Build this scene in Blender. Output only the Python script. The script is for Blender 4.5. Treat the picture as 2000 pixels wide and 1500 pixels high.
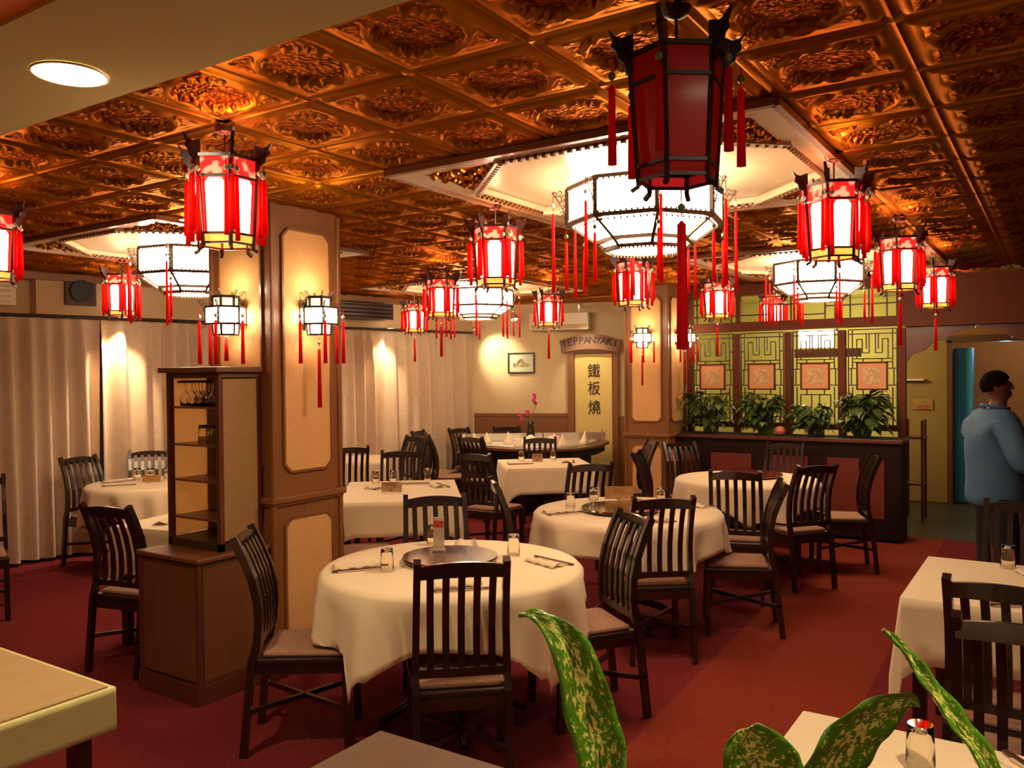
import bpy, bmesh, math, random
from math import sin, cos, pi, radians, hypot, atan2
from mathutils import Vector, Matrix
random.seed(7)
for o in list(bpy.data.objects): bpy.data.objects.remove(o)
scene = bpy.context.scene
col = scene.collection

# ------------------------------------------------------------------ camera
PITCH, ROLL, YAW, FPX, CAMH = -0.0120, -0.0100, -0.9900, 1628.0, 1.68
def cam_matrix():
    cy, sy = cos(YAW), sin(YAW); cp, sp = cos(PITCH), sin(PITCH); cr, sr = cos(ROLL), sin(ROLL)
    R1 = Matrix(((cy, sy, 0), (-sy, cy, 0), (0, 0, 1)))
    R2 = Matrix(((1, 0, 0), (0, cp, sp), (0, -sp, cp)))
    R3 = Matrix(((cr, 0, sr), (0, 1, 0), (-sr, 0, cr)))
    R = R3 @ R2 @ R1                      # world -> (right, forward, up)
    r, f, u = R[0], R[1], R[2]
    m = Matrix(((r[0], u[0], -f[0], 0), (r[1], u[1], -f[1], 0), (r[2], u[2], -f[2], CAMH), (0, 0, 0, 1)))
    return m
cd = bpy.data.cameras.new('camera'); cam = bpy.data.objects.new('camera', cd); col.objects.link(cam)
cd.sensor_width = 36; cd.lens = 36 * FPX / 2000.0; cd.clip_start = 0.05
cam.matrix_world = cam_matrix(); scene.camera = cam

# ------------------------------------------------------------------ world + exposure
w = bpy.data.worlds.new('world'); scene.world = w; w.use_nodes = True
w.node_tree.nodes['Background'].inputs[0].default_value = (1.0, 0.72, 0.45, 1)
w.node_tree.nodes['Background'].inputs[1].default_value = 0.02
vs = scene.view_settings
vs.view_transform = 'Standard'; vs.look = 'None'; vs.gamma = 1; vs.exposure = 0.40; vs.use_curve_mapping = False

# strengths of the lamps, added downlights included
L_CHAND, L_LANT, L_WALL, L_DOWN = 19.0, 10.0, 15.0, 30.0
WARM = (1.0, 0.70, 0.40)

def lamp(kind, name, loc, energy, color=WARM, size=0.1, target=None, spot=60, blend=0.6, label=None):
    l = bpy.data.lights.new(name, kind); l.energy = energy; l.color = color
    if kind == 'SPOT': l.spot_size = radians(spot); l.spot_blend = blend; l.shadow_soft_size = size
    elif kind == 'POINT': l.shadow_soft_size = size
    o = bpy.data.objects.new(name, l); col.objects.link(o); o.location = loc
    if target is not None:
        o.rotation_euler = (Vector(target) - Vector(loc)).to_track_quat('-Z', 'Y').to_euler()
    return o

# ------------------------------------------------------------------ materials
MATS = {}
def mat(name, color, rough=0.5, metal=0.0, noise=None, bump=None, emis=None, estr=0, coat=0, trans=0, ior=1.45, sheen=0, spec=None):
    m = bpy.data.materials.new(name); m.use_nodes = True; nt = m.node_tree; N = nt.nodes; Lk = nt.links
    b = N['Principled BSDF']
    b.inputs['Roughness'].default_value = rough; b.inputs['Metallic'].default_value = metal
    c = (*color, 1)
    b.inputs['Base Color'].default_value = c
    tc = N.new('ShaderNodeTexCoord')
    if noise:   # (scale, second colour, contrast, stretch xyz)
        sc, c2, k = noise[:3]
        mp = N.new('ShaderNodeMapping'); Lk.new(tc.outputs['Object'], mp.inputs[0])
        if len(noise) > 3: mp.inputs['Scale'].default_value = noise[3]
        nz = N.new('ShaderNodeTexNoise'); nz.inputs['Scale'].default_value = sc; nz.inputs['Detail'].default_value = 5
        Lk.new(mp.outputs[0], nz.inputs['Vector'])
        rp = N.new('ShaderNodeValToRGB'); rp.color_ramp.elements[0].position = 0.5 - k; rp.color_ramp.elements[1].position = 0.5 + k
        rp.color_ramp.elements[0].color = c; rp.color_ramp.elements[1].color = (*c2, 1)
        Lk.new(nz.outputs['Fac'], rp.inputs[0]); Lk.new(rp.outputs[0], b.inputs['Base Color'])
    if bump:    # (scale, strength, distance)
        nb = N.new('ShaderNodeTexNoise'); nb.inputs['Scale'].default_value = bump[0]; nb.inputs['Detail'].default_value = 4
        Lk.new(tc.outputs['Object'], nb.inputs['Vector'])
        bp = N.new('ShaderNodeBump'); bp.inputs['Strength'].default_value = bump[1]; bp.inputs['Distance'].default_value = bump[2]
        Lk.new(nb.outputs['Fac'], bp.inputs['Height']); Lk.new(bp.outputs[0], b.inputs['Normal'])
    if emis:
        b.inputs['Emission Color'].default_value = (*emis, 1); b.inputs['Emission Strength'].default_value = estr
    if coat: b.inputs['Coat Weight'].default_value = coat; b.inputs['Coat Roughness'].default_value = 0.12
    if trans: b.inputs['Transmission Weight'].default_value = trans; b.inputs['IOR'].default_value = ior
    if sheen: b.inputs['Sheen Weight'].default_value = sheen
    if spec is not None: b.inputs['Specular IOR Level'].default_value = spec
    MATS[name] = m
    return m

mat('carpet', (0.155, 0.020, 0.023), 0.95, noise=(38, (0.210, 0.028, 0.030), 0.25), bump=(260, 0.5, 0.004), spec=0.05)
mat('carpet_lit', (0.215, 0.034, 0.018), 0.95, noise=(38, (0.275, 0.044, 0.024), 0.25), bump=(260, 0.5, 0.004), spec=0.05)  # carpet colour brightened to stand for light along the aisle
mat('orange_ceiling', (0.90, 0.30, 0.09), 0.85)
mat('tower_side', (0.33, 0.18, 0.065), 0.65, noise=(60, (0.38, 0.22, 0.08), 0.25))
mat('dark_floor', (0.030, 0.026, 0.014), 0.45, noise=(6, (0.055, 0.045, 0.022), 0.3))
mat('wall_paint', (0.72, 0.56, 0.32), 0.85, noise=(3, (0.76, 0.60, 0.36), 0.3), bump=(120, 0.1, 0.002))
mat('plain_ceiling', (0.60, 0.54, 0.21), 0.9, noise=(2, (0.63, 0.57, 0.23), 0.3))
mat('yellow_wall', (0.70, 0.62, 0.22), 0.8, noise=(3, (0.74, 0.66, 0.26), 0.3))
mat('tan_wall', (0.36, 0.22, 0.075), 0.8, noise=(4, (0.40, 0.25, 0.09), 0.3))
mat('orange_wall', (0.42, 0.17, 0.05), 0.8, noise=(4, (0.46, 0.20, 0.06), 0.3))
mat('pillar_wood', (0.235, 0.085, 0.022), 0.42, noise=(5, (0.285, 0.110, 0.032), 0.3, (6, 6, 0.7)), coat=0.25)
mat('pillar_panel', (0.72, 0.38, 0.14), 0.7, noise=(60, (0.80, 0.45, 0.18), 0.25), bump=(300, 0.25, 0.002))
mat('cabinet_wood', (0.150, 0.050, 0.016), 0.45, noise=(4, (0.185, 0.066, 0.022), 0.3, (5, 5, 0.6)), coat=0.2)
mat('cabinet_side', (0.205, 0.105, 0.035), 0.6, noise=(4, (0.240, 0.125, 0.045), 0.3, (5, 5, 0.6)))
mat('dark_red_wood', (0.105, 0.024, 0.012), 0.38, noise=(4, (0.135, 0.034, 0.016), 0.3, (5, 5, 0.8)), coat=0.3)
mat('screen_wood', (0.115, 0.024, 0.008), 0.6, noise=(4, (0.150, 0.034, 0.011), 0.3, (5, 5, 0.8)), spec=0.25)
mat('lattice_wood', (0.055, 0.022, 0.010), 0.5)
mat('chair_wood', (0.016, 0.007, 0.006), 0.28, noise=(7, (0.028, 0.010, 0.008), 0.3, (4, 4, 1)), coat=0.5)
mat('seat_cushion', (0.34, 0.17, 0.105), 0.85, noise=(60, (0.42, 0.23, 0.145), 0.2), bump=(200, 0.3, 0.003))
mat('linen', (0.88, 0.72, 0.47), 0.85, noise=(4, (0.90, 0.75, 0.50), 0.3), bump=(420, 0.12, 0.001), sheen=0.2)
mat('linen_yellow', (0.58, 0.56, 0.24), 0.85, noise=(9, (0.72, 0.68, 0.32), 0.25), bump=(300, 0.2, 0.002))
mat('curtain', (0.58, 0.42, 0.28), 0.8, noise=(18, (0.66, 0.49, 0.34), 0.25), bump=(150, 0.15, 0.002), sheen=0.3)
mat('rail_black', (0.03, 0.018, 0.012), 0.5)
mat('soffit', (0.62, 0.44, 0.24), 0.8)
mat('white_plastic', (0.80, 0.68, 0.50), 0.5)
mat('grille_dark', (0.075, 0.024, 0.016), 0.5)
mat('fan_black', (0.012, 0.010, 0.012), 0.5)
mat('recess_cream', (0.62, 0.46, 0.29), 0.30, spec=0.6)
mat('lantern_wood', (0.055, 0.008, 0.008), 0.35, coat=0.4)
mat('lantern_shade', (0.9, 0.8, 0.6), 0.6, emis=(1.0, 0.72, 0.46), estr=L_LANT)
mat('lantern_foot', (0.7, 0.25, 0.05), 0.6, emis=(1.0, 0.33, 0.05), estr=1.6)
mat('red_paper', (0.75, 0.03, 0.02), 0.6, emis=(1.0, 0.035, 0.02), estr=1.2)
mat('dark_lantern_red', (0.42, 0.016, 0.030), 0.35, noise=(9, (0.52, 0.05, 0.03), 0.2), coat=0.3)
mat('dark_frame', (0.020, 0.012, 0.006), 0.4)
mat('chandelier_shade', (0.9, 0.85, 0.7), 0.6, emis=(1.0, 0.76, 0.50), estr=L_CHAND)
mat('chandelier_wood', (0.050, 0.024, 0.012), 0.4, coat=0.3)
mat('wall_lamp_shade', (0.9, 0.85, 0.7), 0.6, emis=(1.0, 0.78, 0.52), estr=L_WALL)
mat('wall_lamp_glass', (0.85, 0.7, 0.5), 0.5, emis=(1.0, 0.72, 0.42), estr=1.4)
mat('tassel_red', (0.50, 0.012, 0.010), 0.6)
mat('bead_jade', (0.12, 0.20, 0.10), 0.25, coat=0.5)
mat('bead_pearl', (0.75, 0.70, 0.55), 0.2, coat=0.6)
mat('lens', (1, 1, 1), 0.5, emis=(1.0, 0.83, 0.55), estr=L_DOWN)
mat('lens_small', (1, 1, 1), 0.5, emis=(1.0, 0.83, 0.6), estr=12)
mat('tube_light', (1, 1, 1), 0.5, emis=(1.0, 0.90, 0.45), estr=16)
mat('lamp_metal', (0.75, 0.66, 0.5), 0.35, metal=0.6)
mat('glass', (1, 0.97, 0.92), 0.03, trans=1.0, ior=1.45)
mat('steel', (0.88, 0.86, 0.80), 0.32, metal=1.0, noise=(30, (0.70, 0.68, 0.62), 0.3))
mat('chrome', (0.8, 0.78, 0.74), 0.12, metal=1.0)
mat('susan', (0.055, 0.008, 0.006), 0.10, coat=1.0)
mat('susan_red', (0.20, 0.018, 0.012), 0.2, coat=0.8)
mat('napkin', (0.80, 0.66, 0.46), 0.8)
mat('napkin_green', (0.42, 0.44, 0.14), 0.8)
mat('paper_sleeve', (0.75, 0.52, 0.42), 0.7)
mat('chopstick', (0.08, 0.03, 0.02), 0.4)
mat('plate', (0.85, 0.75, 0.6), 0.25, coat=0.4)
mat('menu_card', (0.26, 0.13, 0.07), 0.5, noise=(22, (0.50, 0.32, 0.16), 0.12))
mat('menu_amber', (0.40, 0.22, 0.07), 0.4, noise=(25, (0.55, 0.32, 0.12), 0.15))
mat('acrylic', (0.85, 0.75, 0.65), 0.15, trans=0.6)
mat('tower_glass_panel', (0.95, 0.70, 0.38), 0.7)
mat('card_red', (0.55, 0.05, 0.03), 0.5)
mat('wood_top', (0.115, 0.050, 0.020), 0.5, noise=(5, (0.15, 0.068, 0.028), 0.3, (1, 12, 1)))
mat('stone_dark', (0.02, 0.012, 0.010), 0.5)
mat('picture_mat', (0.62, 0.66, 0.50), 0.5)
mat('picture_art', (0.12, 0.09, 0.05), 0.5, noise=(14, (0.50, 0.45, 0.25), 0.10))
mat('black_frame', (0.02, 0.02, 0.015), 0.35)
mat('peach_paper', (0.78, 0.34, 0.16), 0.4, coat=0.5)
mat('peach_art', (0.58, 0.34, 0.14), 0.5, noise=(30, (0.72, 0.48, 0.26), 0.08))
mat('scroll_panel', (0.80, 0.60, 0.20), 0.7, noise=(2, (0.84, 0.65, 0.25), 0.3))
mat('ink', (0.02, 0.012, 0.008), 0.6)
mat('sign_wood', (0.25, 0.13, 0.075), 0.6, noise=(5, (0.29, 0.16, 0.09), 0.3))
mat('sign_letter', (0.045, 0.020, 0.030), 0.6)
mat('red_panel', (0.16, 0.020, 0.012), 0.5, noise=(4, (0.20, 0.026, 0.016), 0.3))
mat('tan_overlay', (0.40, 0.26, 0.10), 0.6, noise=(5, (0.46, 0.31, 0.13), 0.3, (1, 9, 1)))
mat('planter_wood', (0.018, 0.006, 0.004), 0.55, spec=0.2)
mat('leaf_dark', (0.022, 0.060, 0.012), 0.4, noise=(40, (0.10, 0.15, 0.03), 0.15), coat=0.2)
mat('leaf_light', (0.16, 0.22, 0.05), 0.4, noise=(40, (0.28, 0.33, 0.10), 0.15), coat=0.2)
mat('stem', (0.13, 0.20, 0.04), 0.5)
mat('flower', (0.62, 0.03, 0.20), 0.5)
mat('flower_pink', (0.60, 0.18, 0.10), 0.5)
mat('black_vase', (0.010, 0.010, 0.008), 0.25, coat=0.5)
mat('soil', (0.02, 0.012, 0.006), 0.9)
mat('pot', (0.16, 0.07, 0.03), 0.6)
mat('skin', (0.120, 0.042, 0.020), 0.45, noise=(20, (0.150, 0.055, 0.027), 0.3), spec=0.5)
mat('hair', (0.006, 0.004, 0.003), 0.9, bump=(300, 0.6, 0.004), spec=0.08)
mat('eye_white', (0.7, 0.65, 0.6), 0.3)
mat('shirt', (0.060, 0.170, 0.350), 0.8, noise=(9, (0.10, 0.205, 0.35), 0.3), bump=(14, 0.35, 0.02))
mat('trousers', (0.010, 0.010, 0.014), 0.8)
mat('shoe', (0.008, 0.006, 0.005), 0.35)
mat('door_lit_blue', (0.07, 0.42, 0.75), 0.5)  # blue corridor light on the door leaf, put into its base colour
mat('door_brown', (0.16, 0.05, 0.02), 0.5)
mat('bottle_mix', (0.5, 0.4, 0.15), 0.3)

def tin_material():
    m = bpy.data.materials.new('tin_ceiling'); m.use_nodes = True; nt = m.node_tree; N = nt.nodes; Lk = nt.links
    b = N['Principled BSDF']; b.inputs['Metallic'].default_value = 0.90; b.inputs['Roughness'].default_value = 0.36; b.inputs['Specular Tint'].default_value = (1.0, 0.50, 0.16, 1)
    tc = N.new('ShaderNodeTexCoord')
    n1 = N.new('ShaderNodeTexNoise'); n1.inputs['Scale'].default_value = 30; n1.inputs['Detail'].default_value = 3
    n2 = N.new('ShaderNodeTexVoronoi'); n2.inputs['Scale'].default_value = 55
    Lk.new(tc.outputs['Object'], n1.inputs['Vector']); Lk.new(tc.outputs['Object'], n2.inputs['Vector'])
    at = N.new('ShaderNodeVertexColor'); at.layer_name = 'relief'     # where the stamped ornament is
    add = N.new('ShaderNodeMath'); add.operation = 'ADD'; Lk.new(n1.outputs['Fac'], add.inputs[0]); Lk.new(n2.outputs['Distance'], add.inputs[1])
    mul = N.new('ShaderNodeMath'); mul.operation = 'MULTIPLY'; Lk.new(add.outputs[0], mul.inputs[0]); Lk.new(at.outputs['Color'], mul.inputs[1])
    bp = N.new('ShaderNodeBump'); bp.inputs['Strength'].default_value = 0.9; bp.inputs['Distance'].default_value = 0.010
    Lk.new(mul.outputs[0], bp.inputs['Height']); Lk.new(bp.outputs[0], b.inputs['Normal'])
    rp = N.new('ShaderNodeValToRGB'); rp.color_ramp.elements[0].color = (0.10, 0.022, 0.008, 1); rp.color_ramp.elements[1].color = (0.34, 0.120, 0.022, 1)
    rp.color_ramp.elements[0].position = 0.35; rp.color_ramp.elements[1].position = 0.65
    Lk.new(n1.outputs['Fac'], rp.inputs[0])
    mx = N.new('ShaderNodeMixRGB'); mx.inputs[1].default_value = (0.32, 0.128, 0.018, 1)
    Lk.new(at.outputs['Color'], mx.inputs[0]); Lk.new(rp.outputs[0], mx.inputs[2]); Lk.new(mx.outputs[0], b.inputs['Base Color'])
    MATS['tin'] = m
tin_material()

def band_material():   # red papered band with a flower motif
    m = bpy.data.materials.new('lantern_band'); m.use_nodes = True; nt = m.node_tree; N = nt.nodes; Lk = nt.links
    b = N['Principled BSDF']; b.inputs['Roughness'].default_value = 0.6
    tc = N.new('ShaderNodeTexCoord'); nz = N.new('ShaderNodeTexNoise'); nz.inputs['Scale'].default_value = 26; nz.inputs['Detail'].default_value = 1
    Lk.new(tc.outputs['Object'], nz.inputs['Vector'])
    rp = N.new('ShaderNodeValToRGB'); e = rp.color_ramp.elements
    e[0].position = 0.5; e[0].color = (0.75, 0.012, 0.008, 1); e[1].position = 0.62; e[1].color = (1.0, 0.30, 0.16, 1)
    Lk.new(nz.outputs['Fac'], rp.inputs[0]); Lk.new(rp.outputs[0], b.inputs['Base Color']); Lk.new(rp.outputs[0], b.inputs['Emission Color'])
    b.inputs['Emission Strength'].default_value = 1.25
    MATS['lantern_band'] = m
band_material()

def speckled_leaf():
    m = bpy.data.materials.new('speckled_leaf'); m.use_nodes = True; nt = m.node_tree; N = nt.nodes; Lk = nt.links
    b = N['Principled BSDF']; b.inputs['Roughness'].default_value = 0.35; b.inputs['Coat Weight'].default_value = 0.3
    uv = N.new('ShaderNodeTexCoord'); mp = N.new('ShaderNodeMapping'); mp.inputs['Scale'].default_value = (7, 16, 1); mp.inputs['Rotation'].default_value = (0, 0, 0.35)
    Lk.new(uv.outputs['UV'], mp.inputs[0])
    nz = N.new('ShaderNodeTexNoise'); nz.inputs['Scale'].default_value = 1.6; nz.inputs['Detail'].default_value = 4; nz.inputs['Roughness'].default_value = 0.75
    Lk.new(mp.outputs[0], nz.inputs['Vector'])
    sep = N.new('ShaderNodeSeparateXYZ'); Lk.new(uv.outputs['UV'], sep.inputs[0])
    # distance from the midrib (u=0.5)
    s = N.new('ShaderNodeMath'); s.operation = 'SUBTRACT'; Lk.new(sep.outputs['X'], s.inputs[0]); s.inputs[1].default_value = 0.5
    a = N.new('ShaderNodeMath'); a.operation = 'ABSOLUTE'; Lk.new(s.outputs[0], a.inputs[0])
    k = N.new('ShaderNodeMath'); k.operation = 'MULTIPLY'; Lk.new(a.outputs[0], k.inputs[0]); k.inputs[1].default_value = -0.34
    ad = N.new('ShaderNodeMath'); ad.operation = 'ADD'; Lk.new(nz.outputs['Fac'], ad.inputs[0]); Lk.new(k.outputs[0], ad.inputs[1])
    rp = N.new('ShaderNodeValToRGB'); e = rp.color_ramp.elements
    e[0].position = 0.455; e[0].color = (0.095, 0.30, 0.012, 1); e[1].position = 0.485; e[1].color = (0.90, 0.92, 0.24, 1)
    Lk.new(ad.outputs[0], rp.inputs[0]); Lk.new(rp.outputs[0], b.inputs['Base Color'])
    MATS['speckled_leaf'] = m
speckled_leaf()

def translucent(m, col_):
    nt = m.node_tree; N = nt.nodes; t = N.new('ShaderNodeBsdfTranslucent'); t.inputs[0].default_value = (*col_, 1)
    mx = N.new('ShaderNodeMixShader'); mx.inputs[0].default_value = .72
    nt.links.new(N['Principled BSDF'].outputs[0], mx.inputs[1]); nt.links.new(t.outputs[0], mx.inputs[2]); nt.links.new(mx.outputs[0], N['Material Output'].inputs[0])
translucent(MATS['tower_glass_panel'], (.95, .70, .40))
translucent(MATS['tassel_red'], (.90, .02, .015))
translucent(MATS['dark_lantern_red'], (.75, .03, .05))
def M(n): return MATS[n]

# ------------------------------------------------------------------ mesh helpers
class MB:
    def __init__(self): self.v = []; self.f = []; self.xf = None
    def _add(self, vs_, fs):
        o = len(self.v)
        if self.xf is not None: vs_ = [tuple(self.xf @ Vector(p)) for p in vs_]
        self.v += [tuple(p) for p in vs_]; self.f += [tuple(i + o for i in f) for f in fs]
    def box(self, c, s, rz=0, M3=None):
        x, y, z = s[0] / 2, s[1] / 2, s[2] / 2
        P = [Vector((a * x, b * y, d * z)) for d in (-1, 1) for b in (-1, 1) for a in (-1, 1)]
        R = M3 if M3 is not None else Matrix.Rotation(rz, 3, 'Z')
        self._add([R @ p + Vector(c) for p in P], [(0, 2, 3, 1), (4, 5, 7, 6), (0, 1, 5, 4), (2, 6, 7, 3), (0, 4, 6, 2), (1, 3, 7, 5)])
        return self
    def beam(self, a, b, w, h=None, up=(0, 0, 1)):
        h = h or w; a = Vector(a); b = Vector(b); d = b - a; L = d.length
        if L < 1e-6: return self
        d.normalize(); u = Vector(up)
        if abs(d.dot(u)) > 0.98: u = Vector((1, 0, 0))
        s = d.cross(u).normalized(); u = s.cross(d).normalized()
        R = Matrix((s, d, u)).transposed()
        return self.box((a + b) / 2, (w, L, h), M3=R)
    def tube(self, pts, r, n=8, caps=True):
        pts = [Vector(p) for p in pts]; rs = r if isinstance(r, (list, tuple)) else [r] * len(pts)
        vs_, fs = [], []; prev = None
        for i, p in enumerate(pts):
            t = (pts[min(i + 1, len(pts) - 1)] - pts[max(i - 1, 0)]).normalized()
            if prev is None:
                u = Vector((0, 0, 1)) if abs(t.z) < 0.9 else Vector((1, 0, 0)); s = t.cross(u).normalized()
            else: s = (prev - t * prev.dot(t)).normalized()
            prev = s; q = t.cross(s)
            for k in range(n):
                a = 2 * pi * k / n; vs_.append(p + (s * cos(a) + q * sin(a)) * rs[i])
        for i in range(len(pts) - 1):
            for k in range(n): fs.append((i * n + k, i * n + (k + 1) % n, (i + 1) * n + (k + 1) % n, (i + 1) * n + k))
        if caps: fs.append(tuple(range(n))[::-1]); fs.append(tuple((len(pts) - 1) * n + k for k in range(n)))
        self._add(vs_, fs); return self
    def lathe(self, prof, c=(0, 0, 0), n=20, a0=0, cap0=True, cap1=True):
        vs_, fs = [], []
        for r, z in prof:
            for k in range(n):
                a = a0 + 2 * pi * k / n; vs_.append((c[0] + r * cos(a), c[1] + r * sin(a), c[2] + z))
        for i in range(len(prof) - 1):
            for k in range(n): fs.append((i * n + k, i * n + (k + 1) % n, (i + 1) * n + (k + 1) % n, (i + 1) * n + k))
        if cap0: fs.append(tuple(range(n))[::-1])
        if cap1: fs.append(tuple((len(prof) - 1) * n + k for k in range(n)))
        self._add(vs_, fs); return self
    def prism(self, poly, z0, z1):
        n = len(poly)
        self._add([(x, y, z0) for x, y in poly] + [(x, y, z1) for x, y in poly],
                  [tuple(range(n))[::-1], tuple(range(n, 2 * n))] + [(i, (i + 1) % n, n + (i + 1) % n, n + i) for i in range(n)])
        return self
    def quad(self, a, b, c, d): self._add([a, b, c, d], [(0, 1, 2, 3)]); return self
    def build(self, name, m, parent=None, smooth=False, bevel=0, sub=0, solid=0):
        me = bpy.data.meshes.new(name); me.from_pydata(self.v, [], self.f); me.update()
        if isinstance(m, str): m = M(m)
        me.materials.append(m)
        if smooth:
            me.shade_smooth()
        o = bpy.data.objects.new(name, me); col.objects.link(o)
        if parent is not None: o.parent = parent
        if solid: s_ = o.modifiers.new('solid', 'SOLIDIFY'); s_.thickness = solid; s_.offset = 0
        if bevel: b_ = o.modifiers.new('bevel', 'BEVEL'); b_.width = bevel; b_.segments = 2; b_.limit_method = 'ANGLE'
        if sub: s_ = o.modifiers.new('sub', 'SUBSURF'); s_.levels = sub; s_.render_levels = sub
        return o

def tag(o, label, cat, group=None, kind=None):
    o['label'] = label; o['category'] = cat
    if group: o['group'] = group
    if kind: o['kind'] = kind
    return o
def struct(o, label=None):
    o['kind'] = 'structure'
    if label: o['label'] = label
    return o
def empty(name, loc, rz=0, label=None, cat=None, group=None):
    o = bpy.data.objects.new(name, None); o.empty_display_size = 0.1; col.objects.link(o); o.location = loc; o.rotation_euler = (0, 0, rz)
    if label: tag(o, label, cat, group)
    return o
def copy_tree(o, parent=None):
    c = o.copy(); col.objects.link(c); c.parent = parent
    for ch in list(o.children): copy_tree(ch, c)
    return c
def place(proto, used, loc, rz, label, cat, group=None):
    o = copy_tree(proto) if used else proto
    o.location = loc; o.rotation_euler = (0, 0, rz)
    for k in ('label', 'category', 'group'):
        if k in o: del o[k]
    tag(o, label, cat, group); return o
def text_mesh(s, size, extrude=0.002):
    cu = bpy.data.curves.new('lettering', 'FONT'); cu.body = s; cu.size = size; cu.extrude = extrude
    cu.align_x = 'CENTER'; cu.align_y = 'CENTER'
    o = bpy.data.objects.new('lettering', cu); col.objects.link(o)
    bpy.context.view_layer.update()
    dg = bpy.context.evaluated_depsgraph_get(); me = bpy.data.meshes.new_from_object(o.evaluated_get(dg))
    bpy.data.objects.remove(o); bpy.data.curves.remove(cu)
    return me
def mesh_obj(name, me, m, parent=None):
    me.materials.clear(); me.materials.append(M(m)); o = bpy.data.objects.new(name, me); col.objects.link(o)
    if parent is not None: o.parent = parent
    return o

# ------------------------------------------------------------------ the room
C = 2.63                       # tin ceiling
S = 0.455; OX, OY = 2.067, 1.743
def wall_y(x, off=0.0): return 7.79 - 0.1835 * (x - 3.94) + off      # line of the curtains
CORNER = (9.40, 6.79); BD = Vector((0.358, -0.934)).normalized(); BN = Vector((-0.934, -0.358)).normalized()
def bw(s, off=0.0): return (CORNER[0] + BD.x * s + BN.x * off, CORNER[1] + BD.y * s + BN.y * off)
RZB = atan2(BD.y, BD.x)        # direction along the back wall

# floor
m = MB(); m.prism([(-3, -4), (9.24, -4), (9.24, 3.9), (10.8, 3.9), (11.0, 8.4), (-3, 10)], -0.06, 0.0)
struct(m.build('floor', 'carpet'), 'dark red carpet')
m = MB(); m.prism([(9.24, -4), (14.2, -4), (14.2, 3.9), (9.24, 3.9)], -0.06, -0.004)
struct(m.build('floor', 'dark_floor'), 'dark hard floor beyond the carpet')

m = MB(); m.prism([(.2, .72), (9.2, .95), (9.2, 1.88), (8.2, 1.88), (3.4, 1.63), (.2, 1.50)], 0.0, .0012)  # band of light on the aisle floor, painted as a thin strip
tag(m.build('painted_aisle_light', 'carpet_lit'), 'light along the aisle, painted as a brighter orange-red strip of carpet', 'carpet')
# walls
m = MB(); m.prism([(-3, wall_y(-3, .30)), (9.7, wall_y(9.7, .30)), (9.7, wall_y(9.7, .45)), (-3, wall_y(-3, .45))], 0, 2.75)
struct(m.build('wall_left', 'wall_paint'))
p = [bw(-0.3), bw(2.75), bw(2.75, -.12), bw(-0.3, -.12)]
m = MB(); m.prism(p, 0, 2.75); struct(m.build('wall_back', 'wall_paint'))
m = MB(); m.prism([(10.385, 4.22), (11.9, 4.22), (11.9, 4.10), (10.35, 4.10)], 0, 2.75); struct(m.build('wall_recess', 'yellow_wall'))
# far right wall (yellow behind the screen, tan beside the doorway)
m = MB(); m.prism([(11.8, 1.12), (11.92, 1.12), (11.92, 4.15), (11.8, 4.15)], 0, 2.75); struct(m.build('wall_far', 'tan_wall'))
m = MB(); m.prism([(11.8, -4), (11.92, -4), (11.92, -.25), (11.8, -.25)], 0, 2.75)
m.prism([(11.8, -.25), (11.92, -.25), (11.92, 1.12), (11.8, 1.12)], 2.02, 2.75); struct(m.build('wall_far', 'orange_wall'))
m = MB(); m.box((-3.06, 3, 1.4), (.12, 14, 2.8)); struct(m.build('wall_behind', 'wall_paint'))
m = MB(); m.box((5.5, -4.06, 1.4), (17, .12, 2.8)); struct(m.build('wall_right', 'orange_wall'))
# corridor past the doorway
m = MB(); m.box((13.5, .5, 1.3), (.08, 1.9, 2.6)); struct(m.build('wall_corridor', 'orange_wall'))
m = MB(); m.box((12.7, 1.45, 1.3), (1.6, .08, 2.6)); m.box((12.7, -.5, 1.3), (1.6, .08, 2.6)); struct(m.build('wall_corridor', 'orange_wall'))
m = MB(); m.box((12.7, .5, 2.62), (1.8, 2.1, .05)); struct(m.build('ceiling', 'plain_ceiling'), 'corridor ceiling')
# door frame and door leaf, blue light put into the leaf colour
m = MB(); m.box((11.78, 1.145, 1.01), (.14, .06, 2.06)); m.box((11.78, -.27, 1.01), (.14, .06, 2.06)); m.box((11.78, .44, 2.06), (.14, 1.48, .08))
df = struct(m.build('door_1', 'door_brown'), 'dark brown doorway frame at the far right')
m = MB(); m.box((11.95, 1.052, .98), (.36, .035, 1.94), rz=radians(60)); dl = m.build('door_leaf', 'door_lit_blue', df); dl['label'] = 'open door leaf with blue light put into its teal colour'
m = MB(); m.tube([(11.84, .93, 1.0), (11.76, .93, 1.0), (11.76, .98, 1.0)], .012); m.build('door_handle', 'chrome', dl)
lamp('POINT', 'corridor_light', (12.5, .2, 2.2), 9, (0.9, 0.8, 0.55), 0.1)
lamp('POINT', 'corridor_blue_light', (12.0, .55, 1.95), 4, (0.35, 0.75, 1.0), 0.05)

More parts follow.
